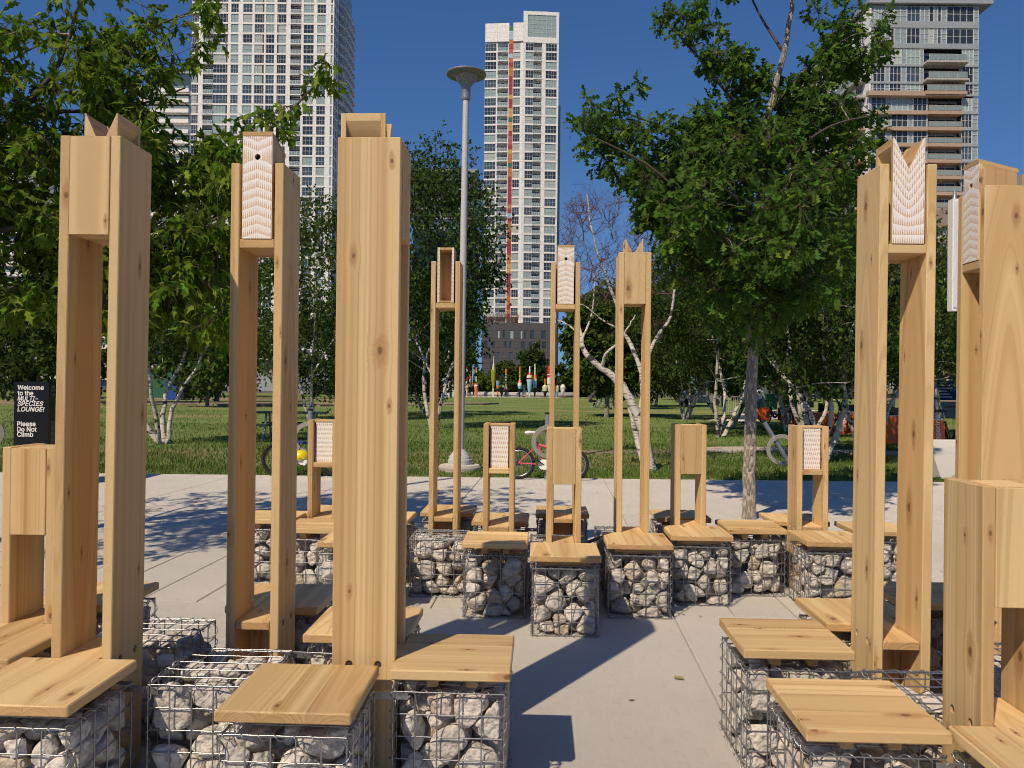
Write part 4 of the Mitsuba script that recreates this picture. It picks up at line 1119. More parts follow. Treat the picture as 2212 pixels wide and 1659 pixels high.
# ---- the white tower in the middle, with its stripe of coloured panels
k = thing('white_tower', 'white apartment tower in the middle with a vertical stripe of red and orange panels', 'building')
Y0, px = 247.0, 0.04375 * 0.99
xr = 2.45
zl = [109.6 - 2.86 * i for i in range(31)]
fl = Facade(k, (xr - 12.05 * math.cos(0.095), Y0 + 12.05 * math.sin(0.095)), -0.095, 1)
bl = [('win', 3.6), ('pier', .42), ('bal', 3.3), ('pier', .26), ('dark', 1.25), ('pier', .12), ('win', 2.2), ('pier', .90)]
fr = Facade(k, (xr, Y0), 0.07, 2)
br = [('pier', .75), ('win', 2.45), ('bal', 2.65), ('pier', 1.25), ('win', 3.5), ('pier', .55)]
cols = ['panel_red', 'panel_orange', 'panel_red', 'panel_sky', 'panel_red', 'panel_orange', 'panel_red', 'panel_red', 'panel_orange', 'panel_yellow', 'panel_red', 'panel_red', 'panel_pink', 'panel_red', 'panel_orange', 'panel_green', 'panel_red']
cr = random.Random(4)
sx = 3.6 + .42 + 3.3 + .26
for i, z in enumerate(zl):
    fl.bays(bl, z - 2.86, 2.86, 0.52); fr.bays(br, z - 2.86, 2.86, 0.52)
for i in range(66):
    z = 114.6 - 1.43 * (i + 1)
    v, f = MB().box((sx + .02, -0.08, z + .03), (sx + 1.23, 0.20, z + 1.40)).arrays()
    c = 'panel_green' if i == 0 else 'panel_sky' if i == 1 else cr.choice(cols) if cr.random() < .5 else cols[(i // 2) % len(cols)]
    part(k, 'coloured_panel', ply((v @ fl.R.T + fl.o, f), c))
for j in range(4):
    z0 = 109.9 + j * 1.45
    for x0, x1 in ((0, sx), (sx + 1.25, 12.05)):
        n = max(1, int((x1 - x0) / 3.0))
        for i in range(n): fl.mass.box((x0 + i * (x1 - x0) / n + .02, 0, z0), (x0 + (i + 1) * (x1 - x0) / n - .02, .30, z0 + 1.42))
fr.mass.box((0, 0, 109.5), (11.15, .3, 111.2)); fr.mass.box((0, 0, 111.2), (1.35, .3, 119.3)); fr.mass.box((10.35, 0, 111.2), (11.15, .3, 119.3)); fr.mass.box((1.35, 0, 118.2), (10.35, .3, 119.3))
fr.window(1.37, 111.25, 8.96, 6.9, 6, 5)
fl.done(); fr.done()
core(k, (-9.2, Y0 + 2.1, -0.1), (13.2, Y0 + 26, 115.4), 'tower_white')
part(k, 'penthouse', MB().box((2.5, Y0 + 2.2, 115.4), (13.2, Y0 + 22, 119.2)).shape('tower_white'))
part(k, 'side_wing', MB().box((13.2, Y0 + 6, -0.1), (14.6, Y0 + 24, 92)).shape('tower_grey'))

# ---- the tall white tower at the left
k = thing('white_tower', 'tall white apartment tower at the left, cut by the upper picture edge', 'building')
YT = 222.0; xl = (405 - 1106) / FPX * YT
seq = [(190, 250, 'win'), (250, 268, 'dark'), (268, 322, 'pier'), (322, 437, 'bal'), (437, 583, 'win'), (583, 604, 'dark'), (604, 640, 'pier'), (640, 727, 'win'), (727, 778, 'pier'), (778, 886, 'win'), (886, 912, 'pier'), (912, 1002, 'win'), (1002, 1022, 'dark'), (1022, 1042, 'pier'), (1042, 1140, 'win'), (1140, 1172, 'pier'), (1172, 1186, 'dark'), (1186, 1276, 'win'), (1276, 1326, 'pier'), (1326, 1448, 'bal'), (1448, 1476, 'pier'), (1476, 1594, 'win'), (1594, 1632, 'pier'), (1632, 1732, 'win'), (1732, 1790, 'pier'), (1790, 1812, 'win'), (1812, 1826, 'pier')]
bl = [(t_, (b_ - a_) * 39.9 / 1636) for a_, b_, t_ in seq]
f1 = Facade(k, (xl, YT), 0.0, 3, weights=(.30, .26, .30, .14))
for i in range(37): f1.bays(bl, 112.0 - 2.857 * i - 0.35, 2.857, 0.50)
f1.done()
xc = xl + 39.9
f2 = Facade(k, (xc, YT), PI / 2, 4, wall='tower_white')
for i in range(37): f2.bays([('win', 2.2), ('pier', .5), ('win', 2.2), ('pier', .6)], 112.0 - 2.857 * i - 0.35, 2.857, 0.50)
f2.done()
for i in range(34):
    z = 111.5 - 2.857 * i
    pr = [(0, 6.2), (0.3, 6.2), (1.2, 9.0), (1.5, 14.0), (1.5, 19.5), (1.2, 24.5), (0, 25.5)]
    m = m3.CrossSection([np.array([(xc + a, YT + b) for a, b in pr])[::-1]])
    if m.area() <= 0: m = m3.CrossSection([np.array([(xc + a, YT + b) for a, b in pr])])
    q = m.extrude(0.26).translate([0, 0, z]).to_mesh(); kb = part(k, 'balcony', ply((np.array(q.vert_properties[:, :3]), q.tri_verts), 'tower_white'))
    b = MB()
    for (a0, b0), (a1, b1) in zip(pr[1:-1], pr[2:]):
        p, q_ = np.array([xc + a0 - .05, YT + b0, z + .26]), np.array([xc + a1 - .05, YT + b1, z + .26]); v = np.array([p, q_, q_ + [0, 0, 1.05], p + [0, 0, 1.05]]); b.add(v, np.array([[0, 1, 2, 3]]))
    part(kb, 'railing_panel', b.shape('rail_glass'))
core(k, (xl + .05, YT + 2.0, -0.1), (xc - 0.6, YT + 27, 122), 'tower_grey')
part(k, 'parapet', MB().box((xl, YT - .1, 112.2), (xc, YT + 1.9, 122)).shape('tower_white'))

# ---- the grey-green tower at the right with brown balcony bands
k = thing('grey_tower', 'grey glass tower at the right with light brown balcony bands', 'building')
YR, xa, xb = 143.0, 64.0, 83.8; mpx = 0.02873; zz = lambda y: 72.3 - mpx * y
fg = Facade(k, (xa, YR), 0.0, 5, wall='tower_grey', frame='tower_frame', weights=(.50, .22, .18, .10))
w_ = lambda seq: [(t_, (b - a) * mpx) for a, b, t_ in seq]
loft = w_([(665, 700, 'pier'), (700, 765, 'win'), (765, 800, 'pier'), (800, 822, 'win'), (822, 900, 'pier'), (900, 985, 'win'), (985, 1042, 'pier'), (1042, 1070, 'win'), (1070, 1095, 'pier'), (1095, 1118, 'win'), (1118, 1152, 'pier'), (1152, 1322, 'win'), (1322, 1354, 'pier')])
for y0, y1 in ((33, 130), (175, 270)): fg.bays(loft, zz(y1) - .35, (y1 - y0) * mpx + .75, .75)
fg.mass.box((0, 0, zz(172)), (19.8, .3, zz(148))); fg.mass.box((0, 0, zz(302)), (19.8, .3, zz(288)))
m1 = w_([(665, 690, 'pier'), (690, 765, 'win'), (765, 795, 'pier'), (795, 868, 'win'), (868, 900, 'pier'), (900, 985, 'win'), (985, 1010, 'pier'), (1010, 1250, 'balx'), (1250, 1322, 'win'), (1322, 1354, 'pier')])
for n, (y0, y1) in enumerate(((305, 402), (413, 512), (524, 586))):
    fg.bays(m1, zz(y1) - .2, (y1 - y0) * mpx + .42, .42)
    fg.balcony((1010 - 665) * mpx, zz(y1) + .1, 240 * mpx, 2.4, 1.2, 1.7 if n < 2 else 1.2, 'soffit' if n < 2 else 'brown_cladding', 1.1, .35 if n < 2 else .6)
m2 = w_([(665, 680, 'pier'), (680, 775, 'win'), (775, 808, 'pier'), (808, 912, 'win'), (912, 945, 'pier'), (945, 1030, 'win'), (1030, 1037, 'pier'), (1037, 1250, 'balx'), (1250, 1315, 'win'), (1315, 1354, 'pier')])
y = 615
while zz(y) > 3:
    fg.bays(m2, zz(y + 84) - .1, 2.93, .55)
    fg.balcony((1037 - 665) * mpx, zz(y + 84) + .1, 213 * mpx, 2.3, 1.6, 0.25, 'brown_cladding', 1.0, .62)
    v, f = MB().box((0.2, -0.5, zz(y + 108)), ((1030 - 665) * mpx, 0.02, zz(y + 86))).arrays(); part(k, 'brown_band', ply((v @ fg.R.T + fg.o, f), 'brown_cladding'))
    y += 102
fg.done('glass_dark')
v, f = MB().box((-0.6, -1.0, zz(586) - .75), (17.0, 0.0, zz(586) + .05)).arrays(); part(k, 'brown_band', ply((v @ fg.R.T + fg.o, f), 'brown_cladding'))
part(k, 'roof_slab', MB().box((xa - .3, YR - .6, zz(25)), (xb + 2.2, YR + 42, zz(-12))).shape('tower_grey'))
core(k, (xa + 2.0, YR + 1.7, -.1), (xb - .05, YR + 41, zz(26)), 'tower_core')
fs = Facade(k, (xa, YR + 41), -PI / 2, 6, wall='tower_white', weights=(.5, .25, .15, .1))
side = [('pier', 1.2), ('win', 2.4), ('pier', .9), ('win', 2.0), ('pier', 1.4), ('win', 3.0), ('pier', .9), ('win', 2.4), ('pier', 1.6), ('win', 3.0), ('pier', .8), ('win', 2.6), ('pier', 1.0), ('win', 3.2), ('pier', .6), ('win', 3.2), ('pier', .8), ('win', 3.2), ('pier', .8), ('win', 3.2), ('pier', 2.8)]
for i in range(15): fs.bays(side, 68.2 - 2.93 * i, 2.93, .5)
for i in range(9): fs.balcony(28.5, 58.5 - 2.93 * i, 11.0, 2.3, .28, 1.9, 'brown_cladding' if i > 1 else 'soffit', 1.05, .5)
fs.done('glass_dark')

k = thing('brown_banded_wing', 'low wing with light brown bands behind the birdhouse at the right picture edge', 'building')
fw = Facade(k, (64.6, 142.5), -PI / 2, 7, wall='brown_cladding', weights=(.5, .3, .15, .05))
for i in range(9): fw.bays([('pier', 1.0)] + [('win', 2.6), ('pier', .35)] * 14, 26.4 - 2.85 * i - 2.0, 2.85, 1.0)
fw.mass.box((0, -.3, 26.3), (42.3, .4, 29.2)); fw.done('glass_dark')
core(k, (65.0, 100.4, -.1), (104, 142.4, 29.0), 'brown_cladding')

# ---- the dark grey podium in front of the white tower
k = thing('grey_podium', 'dark grey block with scattered narrow windows below the white middle tower', 'building')
YP = 236.0; X = lambda d: (d - 1106) / FPX * YP; Z = lambda d: 1.45 + (838 - d) / FPX * YP
rows = {(612, 655): [(400, 413), (464, 475), (492, 503), (528, 546), (582, 592), (603, 612), (632, 652), (690, 714)], (670, 703): [(400, 414), (440, 452), (500, 515), (527, 537), (585, 608), (630, 642), (654, 665), (694, 716)],
        (725, 758): [(404, 416), (462, 474), (527, 541), (578, 590), (602, 611), (630, 651), (686, 712)], (778, 812): [(430, 448), (500, 512), (585, 607), (630, 642), (652, 662), (694, 714)]}
cv = lambda p: (1540 + p / 1.36) / 1.75226; cz = lambda p: (800 + p / 1.36) / 1.75226
fp = Facade(k, (X(1040), YP), 0, 8, wall='podium_grey', frame='podium_grey', weights=(.55, .2, .05, .2))
x0, x1 = X(1040), X(1201); prev = Z(697)
for (ya, yb), wins in rows.items():
    za, zb = Z(cz(ya)), Z(cz(yb))
    fp.mass.box((0, 0, za), (x1 - x0, .35, prev - .05)); prev = zb
    xx = 0
    for a, b in wins:
        wa, wb = X(cv(a)) - x0, X(cv(b)) - x0
        fp.mass.box((xx, 0, zb), (wa, .35, za - .04)); xx = wb
        fp.window(wa, zb, wb - wa, za - zb - .04, 2 if wb - wa > 1.6 else 1, 1)
    fp.mass.box((xx, 0, zb), (x1 - x0, .35, za - .04))
fp.mass.box((0, 0, -.1), (x1 - x0, .35, prev - .05)); fp.done()
core(k, (x0, YP + .5, -.1), (x1, YP + 10.5, Z(697.5)), 'podium_grey')
rt = MB(); rr = np.random.default_rng(9)
for j in range(120):
    p = np.array([rr.uniform(X(1048), X(1118)), YP + rr.uniform(1, 5), Z(697)]); h = rr.uniform(1.4, 3.4)
    e = p + np.array([rr.normal() * .5, rr.normal() * .4, h]); rt.tube([p, (p + e) / 2 + rr.normal(size=3) * .12, e], [.06, .045, .02], 3, False)
    for _ in range(3): q = p + (e - p) * rr.uniform(.4, 1); rt.tube([q, q + [rr.normal() * .5, rr.normal() * .4, rr.uniform(.3, .9)]], [.04, .015], 3, False)
single('roof_shrub', rt.shape('red_twig'), 'bare pinkish shrubs on the roof edge of the dark grey podium', 'shrub', kind='stuff')

# ---- the dark glass block behind the lamp pole
k = thing('glass_block', 'dark blue glass office block behind the lamp pole', 'building')
fb = Facade(k, (-38.0, 300.0), 0, 12, wall='tower_grey', frame='tower_grey', weights=(.65, .33, .01, .01))
for i in range(22): fb.bays([('win', 3.0)] * 8, 80.2 - 3.7 * i, 3.7, .55)
fb.done(); core(k, (-38, 301, -.1), (-14, 326, 83.0), 'glass_dark')
part(k, 'roof_edge', MB().box((-38.2, 299.6, 82.9), (-13.8, 326, 84.2)).shape('tower_grey'))

# ---- the white terraced block behind the left tree
k = thing('terraced_block', 'white block with long balcony bands and a navy glass roof storey behind the left boughs', 'building')
YB_ = 262.0; X = lambda d: (d - 1106) / FPX * YB_
for lo, hi, top, n in ((-60, 42, 82.0, 24), (42, 298, 55.0, 16), (298, 404, 99.0, 29)):
    fb = Facade(k, (X(lo), YB_), 0, 20 + n, wall='tower_white', weights=(.5, .3, .12, .08)); L = X(hi) - X(lo)
    for i in range(n):
        z = top - 3.4 * i
        fb.mass.box((0, -1.7, z - 1.25), (L, 0.0, z)); fb.mass.box((0, 0.6, z - 3.4), (L, .8, z - 1.26))
        m_ = int(L / 6)
        for j in range(m_):
            if (i * 7 + j * 3) % 4: fb.window(j * L / m_ + .3, z - 3.3, L / m_ - .6, 2.0, 4, 1)
        v, f = MB().box((0, -1.66, z - .01), (L, -1.6, z + .75)).arrays(); part(k, 'railing_panel', ply((v @ fb.R.T + fb.o, f), 'rail_glass'))
    fb.done('glass_dark'); core(k, (X(lo), YB_ + .9, -.1), (X(hi), YB_ + 22, top), 'tower_white')
part(k, 'roof_storey', MB().box((X(300), YB_ + 3, 99.0), (X(403), YB_ + 20, 105.6)).shape('glass_blue'))
part(k, 'roof_edge', MB().box((X(300) - .3, YB_ + 2.7, 105.6), (X(403) + .3, YB_ + 20.3, 106.3)).shape('tower_grey'))
# ================================================================ street furniture, signs, bicycles, floats, people
def put(parent, name, mb, m, smooth=False, label=None, kind=None, R=None, t=None):
    v, f = mb.arrays() if isinstance(mb, MB) else mb
    if R is not None: v = v @ np.asarray(R).T
    if t is not None: v = v + np.asarray(t)
    return part(parent, name, ply((v, f), m, smooth=smooth), kind, label)


def ring(R_, r, n=36, sides=8, a0=0.0, a1=2 * PI):
    """a torus (or an arc of one) in the xz plane"""
    a = np.linspace(a0, a1, n)
    return tube(np.c_[R_ * np.cos(a), a * 0, R_ * np.sin(a)], r, sides, abs(a1 - a0) < 6.2)


# ---- lamp pole
B = on_ground(993, 1016); xl_, yl_ = B[0], B[1]
k = thing('street_lamp', 'tall grey lamp pole with a flat round disc head, left of the white middle tower', 'street lamp')
R = rot(0, 0, 0.006)
zt = (at(1001, 215, yl_))[2]; dz = yl_ / FPX
put(k, 'pole', MB().add(*lathe([(0.075, 0.15), (0.066, 1.5), (0.052, zt)], 20)), 'pole_grey', 40, R=R, t=[xl_, yl_, 0])
put(k, 'neck', MB().add(*lathe([(0.060, zt - .02), (0.075, zt), (0.078, zt + .03), (0.082, zt + .22), (0.14, zt + .30), (0.155, zt + .36), (0.15, zt + .40)], 24)), 'pole_steel', 40, R=R, t=[xl_, yl_, 0])
zd = zt + .37
put(k, 'lamp_bowl', MB().add(*lathe([(0.15, zd - .06), (0.18, zd + .0), (0.20, zd + .04)], 24)), paint('lamp_bowl', (0.30, 0.30, 0.28), 0.3), 40, R=R, t=[xl_, yl_, 0])
put(k, 'disc', MB().add(*lathe([(0.20, zd + .03), (0.345, zd + .055), (0.352, zd + .070), (0.345, zd + .085), (0.22, zd + .125), (0.08, zd + .135)], 36)), paint('lamp_disc', (0.27, 0.28, 0.26), 0.35, 0.5, 0.4), 35, R=R, t=[xl_, yl_, 0])
put(k, 'cap', MB().add(*lathe([(0.05, zd + .13), (0.05, zd + .17), (0.02, zd + .18)], 16)), 'black_plastic', 40, R=R, t=[xl_, yl_, 0])
put(k, 'base_cone', MB().add(*lathe([(0.21, 0.0), (0.21, 0.15), (0.19, .16), (0.185, .20), (0.09, .32), (0.07, .33)], 28)), 'pole_grey', 35, t=[xl_, yl_, 0.04])
put(k, 'concrete_foot', MB().add(*lathe([(0.36, -.1), (0.37, 0.06), (0.34, 0.10), (0.2, 0.11)], 28)), paint('foot_concrete', (0.40, 0.37, 0.32), 0.9), 35, t=[xl_, yl_, 0])


# ---- ring and post bicycle stands
def bike_stand(x, y, h, label, tilt=0.0, ring_z=0.55, turn=0.0):
    k = thing('bicycle_stand', label, 'bicycle stand', 'ring and post bicycle stands'); R = rot(turn) @ rot(0, 0, tilt); t = np.array([x, y, 0])
    put(k, 'post', MB().tube([(0, 0, -.05), (0, 0, h)], .040, 16), 'pole_steel', 40, R=R, t=t)
    put(k, 'cap', MB().add(*lathe([(.042, h - .025), (.042, h), (.03, h + .008)], 16)), 'black_plastic', 40, R=R, t=t)
    b = MB()
    for s in (.205, .255): b.add(*ring(s, .012, 48, 6), t=[0, -.052, ring_z])
    a = np.linspace(0, 2 * PI, 49); n = 49
    v = np.vstack([np.c_[q * np.cos(a), a * 0 + yy, ring_z + q * np.sin(a)] for q, yy in ((.205, -.062), (.255, -.062), (.255, -.042), (.205, -.042))])
    f = [[i * n + j, i * n + j + 1, ((i + 1) % 4) * n + j + 1, ((i + 1) % 4) * n + j] for i in range(4) for j in range(48)]
    b.add(v, np.array(f)); put(k, 'ring', b, 'cast_iron_grey', 30, R=R, t=t)
    for s in (-1, 1):
        put(k, 'boss', MB().add(*lathe([(.045, -.03), (.045, .0), (.02, .006)], 18), R=rot(0, PI / 2), t=[0, -.058, ring_z + s * .23]), 'cast_iron_grey', 35, R=R, t=t)
    return k


bike_stand(-3.20, 12.60, 1.08, 'bicycle stand left of the nearest broad plank, holding the bicycle with the yellow helmet', ring_z=.62)
bike_stand(0.57, 12.62, 1.06, 'bicycle stand behind the pink bicycle', ring_z=.60, turn=.2)
bike_stand(4.90, 13.60, 1.10, 'tilted bicycle stand with a ring, right of the oak trunk', tilt=-.56, ring_z=.52)
bike_stand(-8.75, 13.20, 1.05, 'bicycle stand at the left picture edge beside the black sign', ring_z=.60, turn=.5)


# ---- bicycles
def wheel(k, c, R_, tyre_r, R, t, rim='chrome', nsp=18, tyre='rubber', name='wheel'):
    v, f = ring(R_ - tyre_r, tyre_r, 40, 8); w = put(k, name, (v + c, f), tyre, True, R=R, t=t)
    v, f = ring(R_ - 2.1 * tyre_r, tyre_r * .42, 40, 6); put(w, 'rim', (v + c, f), rim, True, R=R, t=t)
    b = MB()
    for i in range(nsp):
        a = 2 * PI * i / nsp; b.tube([np.array(c) + [.018 * math.cos(a + 1), (-1) ** i * .022, .018 * math.sin(a + 1)], np.array(c) + [(R_ - 2.2 * tyre_r) * math.cos(a), 0, (R_ - 2.2 * tyre_r) * math.sin(a)]], .0013, 3, False)
    b.tube([np.array(c) - [0, .045, 0], np.array(c) + [0, .045, 0]], .016, 8); put(w, 'spokes', b, 'chrome', R=R, t=t)
    return w


def kids_bike(x, y, head, frame_m, label, wr=.255, saddle='white_paint', rim='chrome', lean=0.0):
    """a small bicycle: local x forwards, rear wheel at x = 0"""
    k = thing('bicycle', label, 'bicycle', 'children\'s bicycles'); R = rot(head) @ rot(0, lean); t = np.array([x, y, 0.0]); L = .86 * wr / .255 * .98
    rw, fw_, bb, st, hd = np.array([0, 0, wr]), np.array([L, 0, wr]), np.array([.40, 0, wr - .015]), np.array([.285, 0, .60]), np.array([L - .135, 0, .64])
    wheel(k, rw, wr, .026, R, t, rim); wheel(k, fw_, wr, .026, R, t, rim, name='front_wheel')
    b = MB(); b.tube([bb, st], .017, 10); b.tube(spline([st - [0, 0, .04], (st + hd) / 2 - [0, 0, .10], hd - [0, 0, .05]], 8), .019, 10); b.tube(spline([bb, (bb + hd) / 2 - [-.03, 0, .06], hd - [0, 0, .10]], 8), .021, 10)
    b.tube([hd - [-.05, 0, .14], hd + [-.02, 0, .05]], .020, 10)
    for s in (-1, 1):
        b.tube([bb + [-.02, s * .03, 0], rw + [0, s * .055, 0]], .010, 8); b.tube([st - [0, -s * .02, .06], rw + [0, s * .055, .005]], .009, 8); b.tube([hd + [.045, s * .03, -.13], fw_ + [0, s * .05, 0]], .012, 8)
    put(k, 'frame', b, frame_m, 40, R=R, t=t)
    put(k, 'seat_post', MB().tube([st, st + [-.035, 0, .12]], .013, 10), 'chrome', 40, R=R, t=t)
    sd = m3.Manifold.batch_hull([m3.Manifold.sphere(r_, 16).scale([1, 1, .55]).translate(list(p)) for r_, p in ((.062, (-.10, .035, 0)), (.062, (-.10, -.035, 0)), (.030, (.10, 0, .005)), (.045, (0, 0, .0)))]).to_mesh()
    put(k, 'saddle', (np.array(sd.vert_properties[:, :3]) + st + [-.04, 0, .14], np.array(sd.tri_verts)), saddle, 40, R=R, t=t)
    hb = hd + [-.03, 0, .06]; b = MB().tube([hb - [-.02, 0, .10], hb + [-.01, 0, .06]], .014, 8); b.tube(spline([hb + [-.08, -.24, .10], hb + [0, -.12, .09], hb + [0, 0, .05], hb + [0, .12, .09], hb + [-.08, .24, .10]], 18), .011, 8)
    put(k, 'handlebar', b, 'black_plastic', 40, R=R, t=t)
    for s in (-1, 1): put(k, 'grip', MB().tube([hb + [-.09, s * .25, .10], hb + [-.05, s * .17, .105]], .017, 8), 'rubber', 40, R=R, t=t)
    a = np.linspace(0, 2 * PI, 33)[:-1]; v, f = lathe([(.085, -.003), (.085, .003)], 28); put(k, 'chainring', (v @ rot(0, PI / 2).T + bb + [0, -.045, 0], f), 'white_paint', 30, R=R, t=t)
    b = MB()
    for s, an in ((-1, 2.6), (1, 2.6 + PI)):
        e = bb + [.125 * math.cos(an), s * .065, .125 * math.sin(an)]; b.tube([bb + [0, s * .06, 0], e], .010, 6); b.box(e - [.04, .0 if s > 0 else .075, .011], e + [.04, .075 if s > 0 else .0, .011])
    put(k, 'crank', b, 'black_plastic', R=R, t=t)
    put(k, 'chain', MB().tube([bb + [0, -.045, .083], rw + [0, -.045, .035]], .005, 5).tube([bb + [0, -.045, -.083], rw + [0, -.045, -.035]], .005, 5).add(*lathe([(.036, -.004), (.036, .004)], 16), R=rot(0, PI / 2), t=rw + [0, -.045, 0]), 'black_plastic', R=R, t=t)
    return k, R, t, hb


paint('bike_pink', (0.72, 0.10, 0.14), 0.3, 0.6, 0.0, clearcoat=0.5); paint('bike_blue', (0.02, 0.06, 0.28), 0.3, 0.6); paint('helmet_yellow', (0.78, 0.62, 0.0), 0.3, 0.6)
kids_bike(0.12, 12.58, -.12, 'bike_pink', 'pink children\'s bicycle with white saddle leaning on its stand', .258, lean=-.10)
k2, R2, t2, hb2 = kids_bike(-3.72, 12.66, .05, 'bike_blue', 'blue children\'s bicycle with black tyres behind the left zigzag birdhouse', .275, 'black_plastic', 'black_plastic', lean=-.08)
hm = m3.Manifold.sphere(.125, 40).scale([1.0, .82, .80]); hm = hm - m3.Manifold.sphere(.112, 32).scale([1.0, .82, .78]).translate([0, 0, -.02]) - m3.Manifold.cube([.4, .4, .2], True).translate([0, 0, -.135])
for i in range(6): hm = hm - m3.Manifold.cube([.016, .3, .022], True).translate([-.075 + .03 * i, 0, -.004 - .012 * (i % 2)])
q = hm.to_mesh(); kh = thing('bicycle_helmet', 'yellow children\'s helmet hanging from the blue bicycle', 'helmet')
put(kh, 'shell', (np.array(q.vert_properties[:, :3]) , np.array(q.tri_verts)), 'helmet_yellow', 30, R=rot(.3, .2), t=[-3.30, 12.44, .34]); put(kh, 'strap', MB().tube(spline([(-.05, 0, -.01), (0, 0, .15), (.06, 0, .20)], 8), .007, 5), 'black_plastic', R=rot(.3), t=[-3.30, 12.44, .36])

# ---- the hire bicycles in orange
paint('hire_orange', (0.80, 0.135, 0.015), 0.35, 0.6)
TXT = {}


def lettering(text, h, bold=True, depth=0.003, slant=0.0):
    m = meshkit.text_mesh(text, h, depth, bold); v = np.array(m.vertices); v[:, 0] += v[:, 1] * slant
    return v, np.array(m.faces)


def hire_bike(x, y, head, label):
    k = thing('hire_bicycle', label, 'bicycle', 'orange hire bicycles'); R = rot(head); t = np.array([x, y, 0.0]); wr = .33
    rw, fw_ = np.array([0, 0, wr]), np.array([1.06, 0, wr])
    wheel(k, rw, wr, .026, R, t, 'chrome', 14); wheel(k, fw_, wr, .026, R, t, 'chrome', 14, name='front_wheel')
    b = MB(); b.tube(spline([(.25, 0, .75), (.42, 0, .34), (.60, 0, .36), (.90, 0, .80)], 14), .045, 10); b.tube([(.42, 0, .34), rw], .022, 8); b.tube([(.88, 0, .92), (1.06, .06, wr)], .02, 8); b.tube([(.88, 0, .92), (1.06, -.06, wr)], .02, 8)
    put(k, 'frame', b, 'black_plastic', 40, R=R, t=t)
    b = MB(); a = np.linspace(.1, 2.6, 14)
    for s in (-.035, .035): b.tube(np.c_[(wr + .03) * np.cos(a), a * 0 + s, wr + (wr + .03) * np.sin(a)], .012, 5)
    for s in (-.05, .05): b.box((-.34, s - .004, .16), (.20, s + .004, .72))
    put(k, 'rear_skirt', b, 'hire_orange', R=R, t=t)
    put(k, 'seat_post', MB().tube([(.26, 0, .70), (.20, 0, .98)], .016, 8), 'chrome', 40, R=R, t=t)
    put(k, 'saddle', MB().box((.03, -.09, .97), (.22, .09, 1.03)).box((.22, -.04, .98), (.33, .04, 1.02)), 'black_plastic', R=R, t=t)
    put(k, 'handlebar', MB().tube([(.88, 0, .86), (.84, 0, 1.08)], .018, 8).tube(spline([(.70, -.30, 1.10), (.82, -.16, 1.10), (.84, 0, 1.08), (.82, .16, 1.10), (.70, .30, 1.10)], 14), .014, 8), 'black_plastic', 40, R=R, t=t)
    put(k, 'basket', MB().box((1.0, -.20, .72), (1.03, .20, 1.02)).box((1.0, -.20, .72), (1.34, -.18, 1.0)).box((1.0, .18, .72), (1.34, .20, 1.0)).box((1.0, -.2, .72), (1.34, .2, .74)), 'black_plastic', R=R, t=t)
    return k


def dock_panel(x, y, w, h, turn, label, text=True):
    """the orange board that stands at each hire bicycle's wheel"""
    k = thing('dock_panel', label, 'bicycle dock', 'orange boards of the hire bicycles'); R = rot(turn); t = np.array([x, y, 0.05])
    q = cbox((-w / 2, -.04, 0), (w / 2, .04, h), .006).to_mesh(); put(k, 'board', (np.array(q.vert_properties[:, :3]), np.array(q.tri_verts)), 'hire_orange', R=R, t=t)
    put(k, 'top_edge', MB().box((-w / 2, -.042, h + .001), (w / 2, .042, h + .016)), 'white_paint', R=R, t=t)
    if text:
        v, f = lettering('tangerine', w * .42); v = v @ np.array([[0, 0, 0.], [0, 0, 0.], [0, 0, 0.]]) if False else np.c_[-v[:, 1], v[:, 2] * 0 - .041 - v[:, 2], v[:, 0]]
        put(k, 'lettering', (v + [w * .12, 0, h * .14], f), 'letter_white', R=R, t=t)
    return k


HB = [(9.93, 18.5, 'nearest orange board with white lettering, left of the concrete block', .30, .76, True), (9.62, 19.0, 'narrow orange board just behind the nearest lettered one', .28, .72, True),
      (10.28, 21.5, 'dark shaded orange board between the planks of the V-notched post pair', .30, .74, False), (10.62, 21.7, 'second shaded orange board between the planks of the V-notched post pair', .30, .74, False),
      (11.25, 26.0, 'sunlit orange board left of the V-notched post pair, right one', .30, .72, True), (10.93, 26.1, 'sunlit orange board left of the V-notched post pair, left one', .30, .72, True), (10.58, 26.4, 'half shaded orange board behind the right-hand bee block', .32, .72, False),
      (11.35, 33.0, 'leftmost far orange board right of the oak trunk', .30, .66, False), (12.25, 33.4, 'far shaded orange board above the right-hand bee block', .42, .70, False)]
for x, y, lab, w, h, tx in HB: dock_panel(x, y, w, h, .25, lab, tx)
for x, y, hd, lab in ((10.15, 18.9, .45, 'black hire bicycle beside the nearest lettered orange board'), (9.9, 22.3, .45, 'hire bicycle in shade between the planks of the V-notched post pair'), (10.6, 27.2, .4, 'hire bicycle left of the V-notched post pair'), (10.2, 28.0, .4, 'hire bicycle behind the birch stems at the right-hand bee block'), (11.0, 34.4, .3, 'far hire bicycle right of the oak trunk'), (12.0, 34.8, .3, 'far hire bicycle among the birch stems')):
    hire_bike(x, y, hd, lab)

